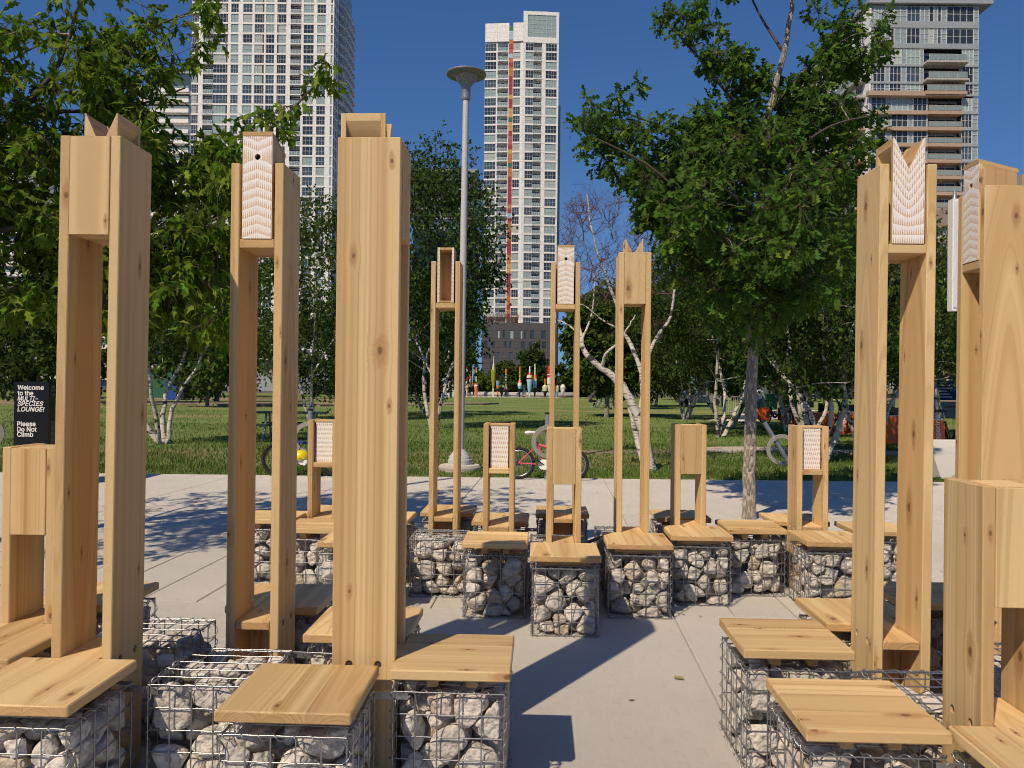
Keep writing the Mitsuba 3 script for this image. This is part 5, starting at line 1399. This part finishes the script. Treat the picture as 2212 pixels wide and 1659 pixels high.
# ---- the concrete block and what stands at the far right
k = thing('concrete_block', 'pale concrete block with a sloping top in the grass at the right', 'concrete block')
B = on_ground(2035, 1034)
pts = np.array([(x, y, z) for x, y, z in ((0, 0, 0), (1.6, 0, 0), (0, 1.5, 0), (1.6, 1.5, 0), (0, 1.5, .62), (1.6, 1.5, .62), (0, 1.15, .62), (1.6, 1.15, .62), (.62, 0, .36), (1.6, 0, .36), (0, .35, .52))])
q = m3.Manifold.hull_points(pts).to_mesh(); put(k, 'body', (np.array(q.vert_properties[:, :3]) + [B[0], B[1], -.05], np.array(q.tri_verts)), paint('block_concrete', (0.46, 0.45, 0.42), 0.9))
k = thing('low_wall', 'low pale concrete wall below the blue banner at the right', 'wall'); b = MB()
for i in range(8): b.box((24.4 + i * 2.6, 46 - i * .4, 0), (24.4 + i * 2.6 + 2.58, 46.4 - i * .4, .92))
put(k, 'wall_segments', b, 'block_concrete')
k = thing('banner', 'blue banner with red stripe and white bars above the low wall at the right', 'banner')
paint('banner_blue', (0.02, 0.06, 0.22), 0.6); paint('banner_red', (0.55, 0.05, 0.08), 0.6)
put(k, 'cloth', MB().box((24.6, 47.0, 1.0), (33.0, 47.05, 2.5)), 'banner_blue')
b = MB().add(np.array([(27.0, 46.99, 1.02), (27.5, 46.99, 1.02), (28.2, 46.99, 2.48), (27.7, 46.99, 2.48)]), np.array([[0, 1, 2, 3]])); put(k, 'stripe', b, 'banner_red')
b = MB()
for i in range(7): b.box((28.0 - i * .02, 46.985, 1.15 + i * .17), (28.9, 46.995, 1.25 + i * .17)); b.box((25.2, 46.985, 1.15 + i * .17), (26.1 - (i % 3) * .15, 46.995, 1.23 + i * .17))
put(k, 'bars', b, 'letter_white')
k = thing('light_box', 'narrow white upright box on a pole, left of the birdhouse cut by the right edge', 'light box')
c = at(2065, 550, 8.0); h2 = 121 * 8.0 / FPX
put(k, 'case', MB().box((c[0] - .035, c[1], c[2] - h2), (c[0] + .045, c[1] + .09, c[2] + h2)), 'white_paint')
put(k, 'front_plate', MB().box((c[0] - .025, c[1] - .012, c[2] - h2 + .03), (c[0] + .018, c[1] - .001, c[2] + h2 - .03)), paint('plate_white', (0.66, 0.67, 0.69), 0.35))
put(k, 'finial', MB().add(*lathe([(.03, 0), (.02, .03), (.012, .09)], 12), t=[c[0] + .005, c[1] + .04, c[2] + h2]), 'pole_steel', 40)
put(k, 'pole', MB().tube([(c[0] + .30, c[1] + .30, 0), (c[0] + .30, c[1] + .30, c[2] + h2 - .1)], .05, 14).tube([(c[0], c[1] + .08, c[2]), (c[0] + .30, c[1] + .30, c[2])], .025, 8), 'pole_grey', 40)

# ---- the black sign
k = thing('welcome_sign', 'black sign column with white welcome lettering at the left', 'sign')
YS = 11.0; x0, x1 = at(30, 900, YS)[0], at(105, 900, YS)[0]; zt = at(60, 825, YS)[2]; wS = x1 - x0
xd = x1 + 0.28
b = MB().box((x0, YS, 0), (x1, YS + .62, zt)); put(k, 'column', b, 'black_gloss')
mpx = YS / FPX * 500 / 1659 * 2212 / 3876                    # metres for one pixel of the enlarged view of the sign
LZ = lambda y: zt - (y - 318) * mpx
for txt, y, bold, sl, h, m_ in (('Welcome', 415, True, 0, 56, 'letter_white'), ('to the', 485, True, 0, 56, 'letter_white'), ('MULTI-', 553, True, .22, 56, 'white_paint'), ('SPECIES', 618, True, .22, 56, 'white_paint'), ('LOUNGE!', 688, True, .22, 56, 'white_paint'), ('Please', 872, True, 0, 56, 'letter_white'), ('Do Not', 940, True, 0, 56, 'letter_white'), ('Climb', 1005, True, 0, 56, 'letter_white')):
    v, f = lettering(txt, h * mpx, bold, .003, sl)
    want = {'Welcome': 328, 'to the': 198, 'MULTI-': 255, 'SPECIES': 325, 'LOUNGE!': 342, 'Please': 232, 'Do Not': 245, 'Climb': 203}[txt] * mpx
    v[:, 0] = (v[:, 0] - v[:, 0].min()) * want / np.ptp(v[:, 0])
    put(k, 'lettering', (np.c_[x0 + 44 * mpx + v[:, 0], YS - .001 - v[:, 2], LZ(y) + v[:, 1]], f), m_)
for txt, y, h in (('MULTI-', 390, 44), ('SPECIES', 440, 44), ('LOUNGE!', 490, 44)):
    v, f = lettering(txt, h * mpx * .7, True, .003); put(k, 'side_lettering', (np.c_[x1 + .001 + v[:, 2], YS + .05 + v[:, 0], LZ(y) + v[:, 1]], f), 'letter_grey')
b = MB()
for i in range(22): b.box((x1 + .001, YS + .05, LZ(820 + i * 15)), (x1 + .003, YS + .42 - (i * 7 % 5) * .03, LZ(820 + i * 15) + 6 * mpx))
put(k, 'side_text_block', b, 'letter_grey', kind='stuff')


# ---- picnic tables
paint('table_green', (0.018, 0.038, 0.032), 0.5)
def picnic_table(x, y, turn, label, leg='pole_steel'):
    k = thing('picnic_table', label, 'picnic table', 'picnic tables on the lawn'); R = rot(turn); t = np.array([x, y, 0])
    for i in range(5): put(k, 'table_plank', MB().box((-.92, -.36 + i * .146, .72), (.92, -.36 + i * .146 + .138, .765)), 'table_green', R=R, t=t)
    for s in (-1, 1):
        for j in (0, 1): put(k, 'bench_plank', MB().box((-.92, s * .68 - .13 + j * .135, .42), (.92, s * .68 - .13 + j * .135 + .125, .455)), 'table_green', R=R, t=t)
    for s in (-1, 1):
        b = MB()
        for q in (-1, 1): b.tube(spline([(s * .62, q * .18, .72), (s * .62, q * .22, .45), (s * .62, q * .40, .08), (s * .62, q * .62, .03)], 10), .028, 8)
        b.tube([(s * .62, -.72, .41), (s * .62, .72, .41)], .024, 8)
        put(k, 'leg_frame', b, leg, 40, R=R, t=t)
    return k


picnic_table(-5.8, 20.9, .05, 'dark green picnic table on the lawn behind the left zigzag birdhouse')
picnic_table(6.95, 61.5, 1.2, 'far green picnic table where a person sits', 'tower_grey')
picnic_table(-20.0, 92, .1, 'distant picnic table in the shade at the left end of the lawn')
picnic_table(-14.5, 96, .3, 'distant picnic table below the trees left of the nearest broad plank')

# ---- the painted floats
FC = dict(red=(0.55, 0.02, 0.02), white=(0.78, 0.77, 0.73), cream=(0.70, 0.64, 0.42), black=(0.012, 0.012, 0.014), orange=(0.75, 0.20, 0.02), blue=(0.22, 0.34, 0.62), sky=(0.28, 0.58, 0.74), salmon=(0.75, 0.22, 0.12), yellow=(0.78, 0.66, 0.04), olive=(0.30, 0.32, 0.03), lime=(0.50, 0.58, 0.08), brown=(0.25, 0.12, 0.06), peach=(0.75, 0.42, 0.26))
for n_, c_ in FC.items(): paint('float_' + n_, c_, 0.35, 0.5)
FL = [
 (690, 'float with red neck and cream body, leftmost', [(262, 290, 7, 9, 'red'), (290, 325, 6, 6, 'white'), (325, 392, 6, 7, 'black'), (392, 434, 14, 19, 'red'), (434, 520, 20, 17, 'cream'), (520, 592, 17, 6, 'cream'), (592, 612, 5, 5, 'white')]),
 (722, 'slim float with orange rod, second from left', [(320, 400, 8, 8, 'orange'), (400, 500, 11, 13, 'cream'), (500, 595, 13, 7, 'black'), (595, 612, 6, 6, 'white')]),
 (757, 'tall float with pale blue top and thin black foot', [(238, 262, 8, 15, 'blue'), (262, 382, 16, 21, 'blue'), (382, 386, 21, 21, 'white'), (386, 436, 21, 20, 'blue'), (436, 446, 20, 19, 'peach'), (446, 492, 19, 12, 'salmon'), (492, 598, 7, 6, 'black'), (598, 612, 5, 5, 'white')]),
 (792, 'float with orange ball and orange body', [(280, 310, 9, 11, 'orange'), (310, 342, 8, 7, 'yellow'), (342, 352, 7, 7, 'black'), (352, 366, 7, 7, 'yellow'), (366, 380, 7, 7, 'black'), (380, 442, 6, 8, 'cream'), (442, 478, 12, 22, 'salmon'), (478, 496, 23, 25, 'white'), (496, 612, 25, 7, 'salmon')]),
 (985, 'olive green float with cream top', [(150, 232, 4, 7, 'cream'), (232, 298, 8, 16, 'cream'), (298, 330, 27, 29, 'olive'), (330, 430, 28, 23, 'olive'), (430, 514, 23, 11, 'olive'), (514, 612, 9, 8, 'white')]),
 (1038, 'black and pale blue float left of the lime dome', [(255, 352, 7, 8, 'black'), (352, 428, 17, 20, 'black'), (428, 486, 20, 19, 'blue'), (486, 514, 18, 13, 'salmon'), (514, 545, 9, 8, 'black'), (545, 586, 9, 8, 'orange'), (586, 612, 7, 6, 'black')]),
 (1082, 'short float with lime dome and black cone', [(470, 480, 12, 26, 'lime'), (480, 500, 26, 34, 'lime'), (500, 592, 34, 11, 'black'), (592, 612, 6, 6, 'black')]),
 (1130, 'slender float with orange ball and striped rod', [(288, 342, 10, 12, 'orange'), (342, 362, 6, 6, 'white'), (362, 372, 6, 6, 'black'), (372, 392, 6, 6, 'white'), (392, 402, 6, 6, 'black'), (402, 430, 6, 6, 'white'), (430, 440, 6, 6, 'red'), (440, 470, 6, 7, 'white'), (470, 520, 8, 18, 'white'), (520, 533, 18, 20, 'salmon'), (533, 594, 20, 7, 'black'), (594, 612, 6, 6, 'black')]),
 (1288, 'float with yellow rod and blue-banded body', [(265, 320, 8, 8, 'orange'), (320, 345, 7, 7, 'yellow'), (345, 352, 7, 7, 'black'), (352, 385, 7, 7, 'yellow'), (385, 392, 7, 7, 'black'), (392, 416, 7, 8, 'yellow'), (416, 450, 12, 22, 'salmon'), (450, 480, 22, 24, 'white'), (480, 516, 24, 17, 'sky'), (516, 605, 15, 6, 'black'), (605, 612, 6, 6, 'black')]),
 (1337, 'small round cream float with pale blue stem', [(480, 542, 4, 6, 'sky'), (542, 562, 14, 25, 'sky'), (562, 600, 26, 22, 'cream'), (600, 612, 20, 14, 'brown')]),
 (1398, 'float with red cone, cream band and blue body', [(258, 332, 8, 9, 'white'), (332, 360, 14, 28, 'red'), (360, 394, 30, 34, 'cream'), (394, 410, 34, 33, 'black'), (410, 424, 33, 32, 'white'), (424, 500, 32, 24, 'sky'), (500, 560, 24, 13, 'sky'), (560, 612, 7, 6, 'white')]),
 (1460, 'float with white rod, orange shoulder and blue body', [(230, 350, 7, 8, 'white'), (350, 402, 12, 25, 'orange'), (402, 420, 25, 25, 'white'), (420, 506, 25, 18, 'sky'), (506, 603, 17, 6, 'black'), (603, 612, 6, 6, 'white')]),
 (1580, 'squat cream and black float with orange rod', [(395, 455, 8, 8, 'orange'), (455, 472, 7, 7, 'yellow'), (472, 490, 18, 30, 'cream'), (490, 540, 32, 27, 'cream'), (540, 600, 26, 9, 'black'), (600, 612, 7, 7, 'black')]),
 (1632, 'biggest float, red top with white lines and white body', [(238, 270, 9, 26, 'red'), (270, 322, 27, 34, 'red'), (322, 328, 34, 34, 'black'), (328, 346, 34, 35, 'red'), (346, 356, 35, 35, 'white'), (356, 386, 35, 36, 'red'), (386, 458, 36, 33, 'white'), (458, 464, 33, 33, 'black'), (464, 548, 33, 15, 'white'), (548, 612, 8, 8, 'white')]),
 (1714, 'cream and blue float with red rod behind the biggest one', [(415, 472, 7, 8, 'red'), (472, 492, 14, 25, 'cream'), (492, 542, 26, 24, 'cream'), (542, 604, 24, 9, 'sky'), (604, 612, 7, 7, 'white')]),
 (1776, 'egg-shaped white float with a black line, rightmost', [(462, 480, 12, 26, 'white'), (480, 500, 26, 30, 'white'), (500, 505, 30, 30, 'black'), (505, 540, 30, 24, 'white'), (540, 578, 24, 9, 'white'), (578, 612, 7, 6, 'red')])]
YF = 122.0; mz = YF / FPX * 700 / 2111 * 2212 / 3876; gz = at(1130, 858, YF)[2]
for i, (x, lab, segs) in enumerate(FL):
    k = thing('fishing_float', lab, 'fishing float sculpture', 'painted fishing floats standing across the lawn')
    xw = at((1540 + x / 3.0157) / 1.75226, 850, YF)[0]; yw = YF + (i * 37 % 5 - 2) * .5
    for y0, y1, r0, r1, c in segs:
        z1, z0 = gz + (612 - y0) * mz, gz + (612 - y1) * mz
        if y1 >= 612: z0 = -.2
        put(k, c + '_section', lathe([(r1 * mz, z0), ((r0 * .5 + r1 * .5) * mz * 1.03, (z0 + z1) / 2), (r0 * mz, z1)], 20), 'float_' + c, 40, t=[xw, yw, 0])
k = thing('curved_wall', 'low curved concrete wall behind the painted floats', 'wall'); b = MB(); a = np.linspace(PI * 1.05, PI * 1.95, 40)
c = np.c_[-2.2 + 12.5 * np.cos(a + PI), 131 + 5 * np.sin(a)]
b.tube(np.c_[c, np.full(40, .42)], .38, 6); put(k, 'wall', b, 'block_concrete')
put(k, 'forecourt', MB().add(*lathe([(11.5, -.1), (11.5, .06)], 40), t=[-2.2, 131.5, 0]), 'block_concrete')

# ---- poles, boxes and cars at the far edge of the lawn
for d, lab, h in ((963, 'slim grey pole left of the utility box', 5.2), (983, 'slim grey pole in front of the utility box', 4.4), (813 / 1.0, 'grey pole behind the nearest broad plank', 6.0), (100, 'tall pale pole behind the welcome sign', 13.0), (352, 'pale pole behind the birch clump at the left', 9.0)):
    p = at(d, 858, 112.0 if d > 900 else 80.0); k = thing('pole', lab, 'pole', 'slim poles at the edge of the lawn'); put(k, 'shaft', MB().add(*lathe([(.16 if h < 7 else .13, 0), (.11, h)], 12)), 'pole_grey', 40, t=[p[0], p[1], 0]); put(k, 'cap', MB().add(*lathe([(.14, h), (.10, h + .12)], 12)), 'pole_steel', 40, t=[p[0], p[1], 0])
p = at(968, 858, 113.0); k = thing('utility_box', 'grey utility cabinet beyond the lawn left of the painted floats', 'utility box')
put(k, 'cabinet', MB().box((p[0] - 1.0, p[1], 0), (p[0] + 1.0, p[1] + .9, 2.6)), paint('cabinet_grey', (0.42, 0.44, 0.45), 0.5)); put(k, 'lid', MB().box((p[0] - 1.05, p[1] - .05, 2.6), (p[0] + 1.05, p[1] + .95, 2.7)), 'tower_grey'); put(k, 'door', MB().box((p[0] - .9, p[1] - .03, .15), (p[0] + .9, p[1] - .001, 2.45)), 'tower_frame')


def car(x, y, turn, m, label):
    k = thing('parked_car', label, 'car', 'cars parked beyond the lawn'); R = rot(turn); t = np.array([x, y, 0])
    bd = m3.Manifold.hull_points(np.array([(a, b, z) for a, z, e in ((-2.1, .45, .8), (-2.15, .85, .82), (-1.4, 1.0, .84), (1.2, .98, .84), (2.0, .80, .80), (2.1, .40, .78), (1.9, .25, .75), (-2.0, .25, .75)) for b in (-e, e)])).to_mesh()
    put(k, 'body', (np.array(bd.vert_properties[:, :3]), np.array(bd.tri_verts)), m, 30, R=R, t=t)
    cb = m3.Manifold.hull_points(np.array([(a, b, z) for a, z, e in ((-1.7, .98, .78), (-1.1, 1.42, .62), (.1, 1.45, .62), (.95, .98, .76)) for b in (-e, e)])).to_mesh()
    put(k, 'cabin', (np.array(cb.vert_properties[:, :3]), np.array(cb.tri_verts)), 'glass_dark', 30, R=R, t=t)
    put(k, 'roof', MB().box((-1.15, -.60, 1.43), (.15, .60, 1.48)), m, R=R, t=t)
    for a in (-1.35, 1.35):
        for s in (-1, 1): put(k, 'wheel', MB().add(*lathe([(.33, -.1), (.33, .1)], 18), R=rot(0, PI / 2), t=[a, s * .78, .33]), 'rubber', 30, R=R, t=t)


paint('car_dark', (0.02, 0.022, 0.026), 0.25, 0.6); paint('car_silver', (0.45, 0.46, 0.47), 0.3, 0.5, 0.5); paint('car_red', (0.30, 0.03, 0.03), 0.3, 0.6)
for d, Y, m, lab in ((705, 108, 'car_dark', 'dark car parked beyond the lawn left of the nearest broad plank'), (655, 112, 'car_silver', 'silver car parked beyond the lawn right of the left zigzag birdhouse'), (435, 112, 'car_dark', 'dark car beyond the lawn behind the birch clump'), (1510, 74, 'car_silver', 'silver car far behind the birch clumps left of the oak')):
    p = at(d, 855, Y); car(p[0], p[1], .1, m, lab)
paint('shed_green', (0.02, 0.11, 0.07), 0.6); paint('bin_blue', (0.015, 0.07, 0.35), 0.5)
p = at(345, 858, 78.0); k = thing('green_shed', 'dark green hoarding box beyond the lawn behind the birch clump at the left', 'shed')
put(k, 'walls', MB().box((p[0] - 2.8, p[1], 0), (p[0] + 1.2, p[1] + 2.4, 2.9)), 'shed_green'); put(k, 'roof', MB().box((p[0] - 3.0, p[1] - .2, 2.9), (p[0] + 2.4, p[1] + 2.6, 3.1)), 'brown_cladding'); put(k, 'doorway', MB().box((p[0] + 1.2, p[1] + .4, 0), (p[0] + 2.2, p[1] + 2.4, 2.9)), 'black_plastic')
p = at(369, 858, 76.0); k = thing('recycling_bin', 'blue recycling bin beside the dark green hoarding at the left', 'bin')
put(k, 'body', MB().box((p[0] - .5, p[1], 0), (p[0] + .5, p[1] + .9, 1.35)), 'bin_blue'); put(k, 'lid', MB().box((p[0] - .55, p[1] - .05, 1.35), (p[0] + .55, p[1] + .95, 1.6)), 'bin_blue')
p = at(1664, 890, 47.0); k = thing('food_truck', 'white and green truck seen just right of the oak trunk', 'truck')
put(k, 'box_body', MB().box((p[0] - .2, p[1], 1.25), (p[0] + 1.9, p[1] + 5.2, 2.7)), 'white_paint'); put(k, 'green_band', MB().box((p[0] - .22, p[1] - .02, .35), (p[0] + 1.92, p[1] + 5.22, 1.25)), paint('truck_green', (0.01, 0.17, 0.08), 0.4))
for a in (.9, 4.0): put(k, 'wheel', MB().add(*lathe([(.4, -.12), (.4, .12)], 18), R=rot(0, 0, PI / 2), t=[p[0] - .1, p[1] + a, .4]), 'rubber', 30)
v, f = MB().box((24, 55, -.06), (24 + 26, 75, .012)).arrays(); strip('far_path', [(10, 37), (13, 42), (16, 52), (22, 60)], [2.0, 2.2, 2.6, 3.0], .014, 'concrete')
k = thing('railing', 'grey railing far behind the oak trunk', 'railing'); b = MB(); b.tube([(13, 48, 1.05), (17.2, 50, 1.05)], .03, 6).tube([(13, 48, .15), (17.2, 50, .15)], .025, 6)
for i in range(28): s = i / 27; b.tube([(13 + 4.2 * s, 48 + 2 * s, 0), (13 + 4.2 * s, 48 + 2 * s, 1.05)], .012, 4, False)
put(k, 'bars', b, 'pole_grey')


# ---- people: one continuous body from hulls of spheres, smoothed
def figure(joints, bones, res=0.03):
    bodies = [m3.Manifold.batch_hull([m3.Manifold.sphere(joints[i][1], 20).translate(list(joints[i][0])), m3.Manifold.sphere(joints[j][1], 20).translate(list(joints[j][0]))]) for i, j in bones]
    m = m3.Manifold.batch_boolean(bodies, m3.OpType.Add).refine_to_length(res).to_mesh()
    tm = trimesh.Trimesh(np.array(m.vert_properties[:, :3]), np.array(m.tri_verts)); trimesh.smoothing.filter_taubin(tm, iterations=6)
    return np.array(tm.vertices), np.array(tm.faces)


def person(place, turn, J, split, label, top, bottom, hair, shoe='white_paint'):
    k = thing('person', label, 'person'); R = rot(turn)
    bones = [('pelvis', 'belly'), ('belly', 'chest'), ('chest', 'neck'), ('chest', 'shL'), ('chest', 'shR'), ('pelvis', 'hipL'), ('pelvis', 'hipR')]
    for s in 'LR': bones += [('sh' + s, 'el' + s), ('el' + s, 'wr' + s), ('hip' + s, 'kn' + s), ('kn' + s, 'an' + s)]
    cl = [b for b in bones if not any(q[:2] in ('hi', 'kn', 'an') for q in b)]; lg = [b for b in bones if b not in cl]
    put(k, 'jacket', figure(J, cl), top, True, R=R, t=place); put(k, 'trousers', figure(J, lg + [('pelvis', 'hipL')]), bottom, True, R=R, t=place)
    h = np.array(J['head'][0]); put(k, 'head', figure({'a': (h, .10), 'b': (h + [.03, 0, -.07], .065), 'n': (np.array(J['neck'][0]), .055), 'o': (h + [.105, 0, -.03], .016), 'e': (h + [0, .095, -.02], .022), 'f': (h + [0, -.095, -.02], .022)}, [('a', 'b'), ('b', 'n'), ('a', 'o'), ('a', 'e'), ('a', 'f')], .02), 'skin', True, R=R, t=place)
    put(k, 'hair', figure({'a': (h + [-.02, 0, .025], .108), 'b': (h + [-.05, 0, -.03], .085)}, [('a', 'b')], .02), hair, True, R=R, t=place)
    for s in 'LR':
        w = np.array(J['wr' + s][0]); d = unitv(w - np.array(J['el' + s][0])); b = []
        F = {'p': (w, .034), 'q': (w + d * .07, .038)}; B_ = [('p', 'q')]; sd = unitv(np.cross(d, [0, 0, 1.0]) + 1e-6)
        for i in range(4): F['f%d' % i] = (w + d * .08 + sd * (i - 1.5) * .019, .011); F['g%d' % i] = (w + d * (.135 + .012 * (i in (1, 2))) + sd * (i - 1.5) * .021 - [0, 0, .018], .009); F['h%d' % i] = (w + d * (.155 + .014 * (i in (1, 2))) + sd * (i - 1.5) * .021 - [0, 0, .045], .008); B_ += [('q', 'f%d' % i), ('f%d' % i, 'g%d' % i), ('g%d' % i, 'h%d' % i)]
        F['t'] = (w + d * .05 + sd * .055, .012); F['u'] = (w + d * .09 + sd * .07 - [0, 0, .02], .010); B_ += [('p', 't'), ('t', 'u')]
        put(k, 'hand', figure(F, B_, .012), 'skin', True, R=R, t=place)
        a = np.array(J['an' + s][0]); put(k, 'shoe', figure({'a': (a + [-.03, 0, -.03], .05), 'b': (a + [.15, 0, -.05], .038)}, [('a', 'b')], .03), shoe, True, R=R, t=place)
    return k


paint('skin', (0.42, 0.26, 0.19), 0.6); paint('hoodie_grey', (0.085, 0.08, 0.085), 0.9, 0.2); paint('trousers_dark', (0.018, 0.018, 0.02), 0.9, 0.2); paint('hair_dark', (0.02, 0.015, 0.012), 0.7); paint('jeans', (0.09, 0.14, 0.25), 0.9, 0.2); paint('shirt_white', (0.6, 0.6, 0.58), 0.9, 0.2)
J = {'pelvis': ((0, 0, .56), .135), 'belly': ((.05, 0, .74), .13), 'chest': ((.17, 0, .95), .145), 'neck': ((.27, 0, 1.11), .06), 'head': ((.34, 0, 1.21), .1), 'shL': ((.19, .17, 1.01), .068), 'shR': ((.19, -.17, 1.01), .068), 'elL': ((.36, .24, .82), .05), 'elR': ((.36, -.24, .82), .05), 'wrL': ((.58, .12, .86), .036), 'wrR': ((.58, -.12, .86), .036),
     'hipL': ((.03, .10, .54), .10), 'hipR': ((.03, -.10, .54), .10), 'knL': ((.43, .13, .52), .07), 'knR': ((.43, -.13, .50), .07), 'anL': ((.30, .13, .11), .05), 'anR': ((.36, -.13, .11), .05)}
person(np.array([6.05, 61.25, 0]), .15, J, 0, 'person in a grey hooded jacket sitting bent over the far picnic table', 'hoodie_grey', 'trousers_dark', 'hoodie_grey')
J = {'pelvis': ((0, 0, .95), .13), 'belly': ((0, 0, 1.10), .12), 'chest': ((.02, 0, 1.32), .14), 'neck': ((.03, 0, 1.50), .055), 'head': ((.05, 0, 1.62), .1), 'shL': ((.02, .19, 1.40), .065), 'shR': ((.02, -.19, 1.40), .065), 'elL': ((-.08, .24, 1.14), .048), 'elR': ((.10, -.24, 1.14), .048), 'wrL': ((.0, .25, .90), .035), 'wrR': ((.24, -.22, .94), .035),
     'hipL': ((0, .09, .92), .10), 'hipR': ((0, -.09, .92), .10), 'knL': ((.16, .10, .52), .066), 'knR': ((-.02, -.10, .50), .066), 'anL': ((.12, .10, .10), .048), 'anR': ((-.24, -.10, .14), .048)}
p = at(1640, 880, 43.0); person(np.array([p[0], p[1], 0]), .4, J, 0, 'person in blue jeans walking on the far path right of the oak trunk', 'shirt_white', 'jeans', 'hair_dark')

# ---- small things on the paving
wd = on_ground(1466, 1466, .006); single('wood_chip', MB().tube([wd + [-.020, .006, .006], wd + [.022, -.008, .006]], .0065, 7).shape(paint('chip', (0.26, 0.22, 0.08), .8)), 'small greenish wood chip lying on the open paving', 'wood chip')
b = MB(); rr = np.random.default_rng(12)
for j in range(150):
    x, y = rr.uniform(-3, 4), rr.uniform(2.5, 12.5); a = rr.uniform(0, PI); L = rr.uniform(.004, .018); w = L * rr.uniform(.2, .5); d = np.array([math.cos(a), math.sin(a), 0]); s_ = np.array([-d[1], d[0], 0])
    b.add(np.array([[x, y, .004] - d * L, np.array([x, y, .005]) + s_ * w, np.array([x, y, .0055]) + d * L, np.array([x, y, .005]) - s_ * w]), np.array([[0, 1, 2, 3]]))
single('litter', b.shape(paint('litter_brown', (0.12, 0.09, 0.06), .9)), 'scattered dry leaf and twig crumbs on the paving', 'litter', kind='stuff')
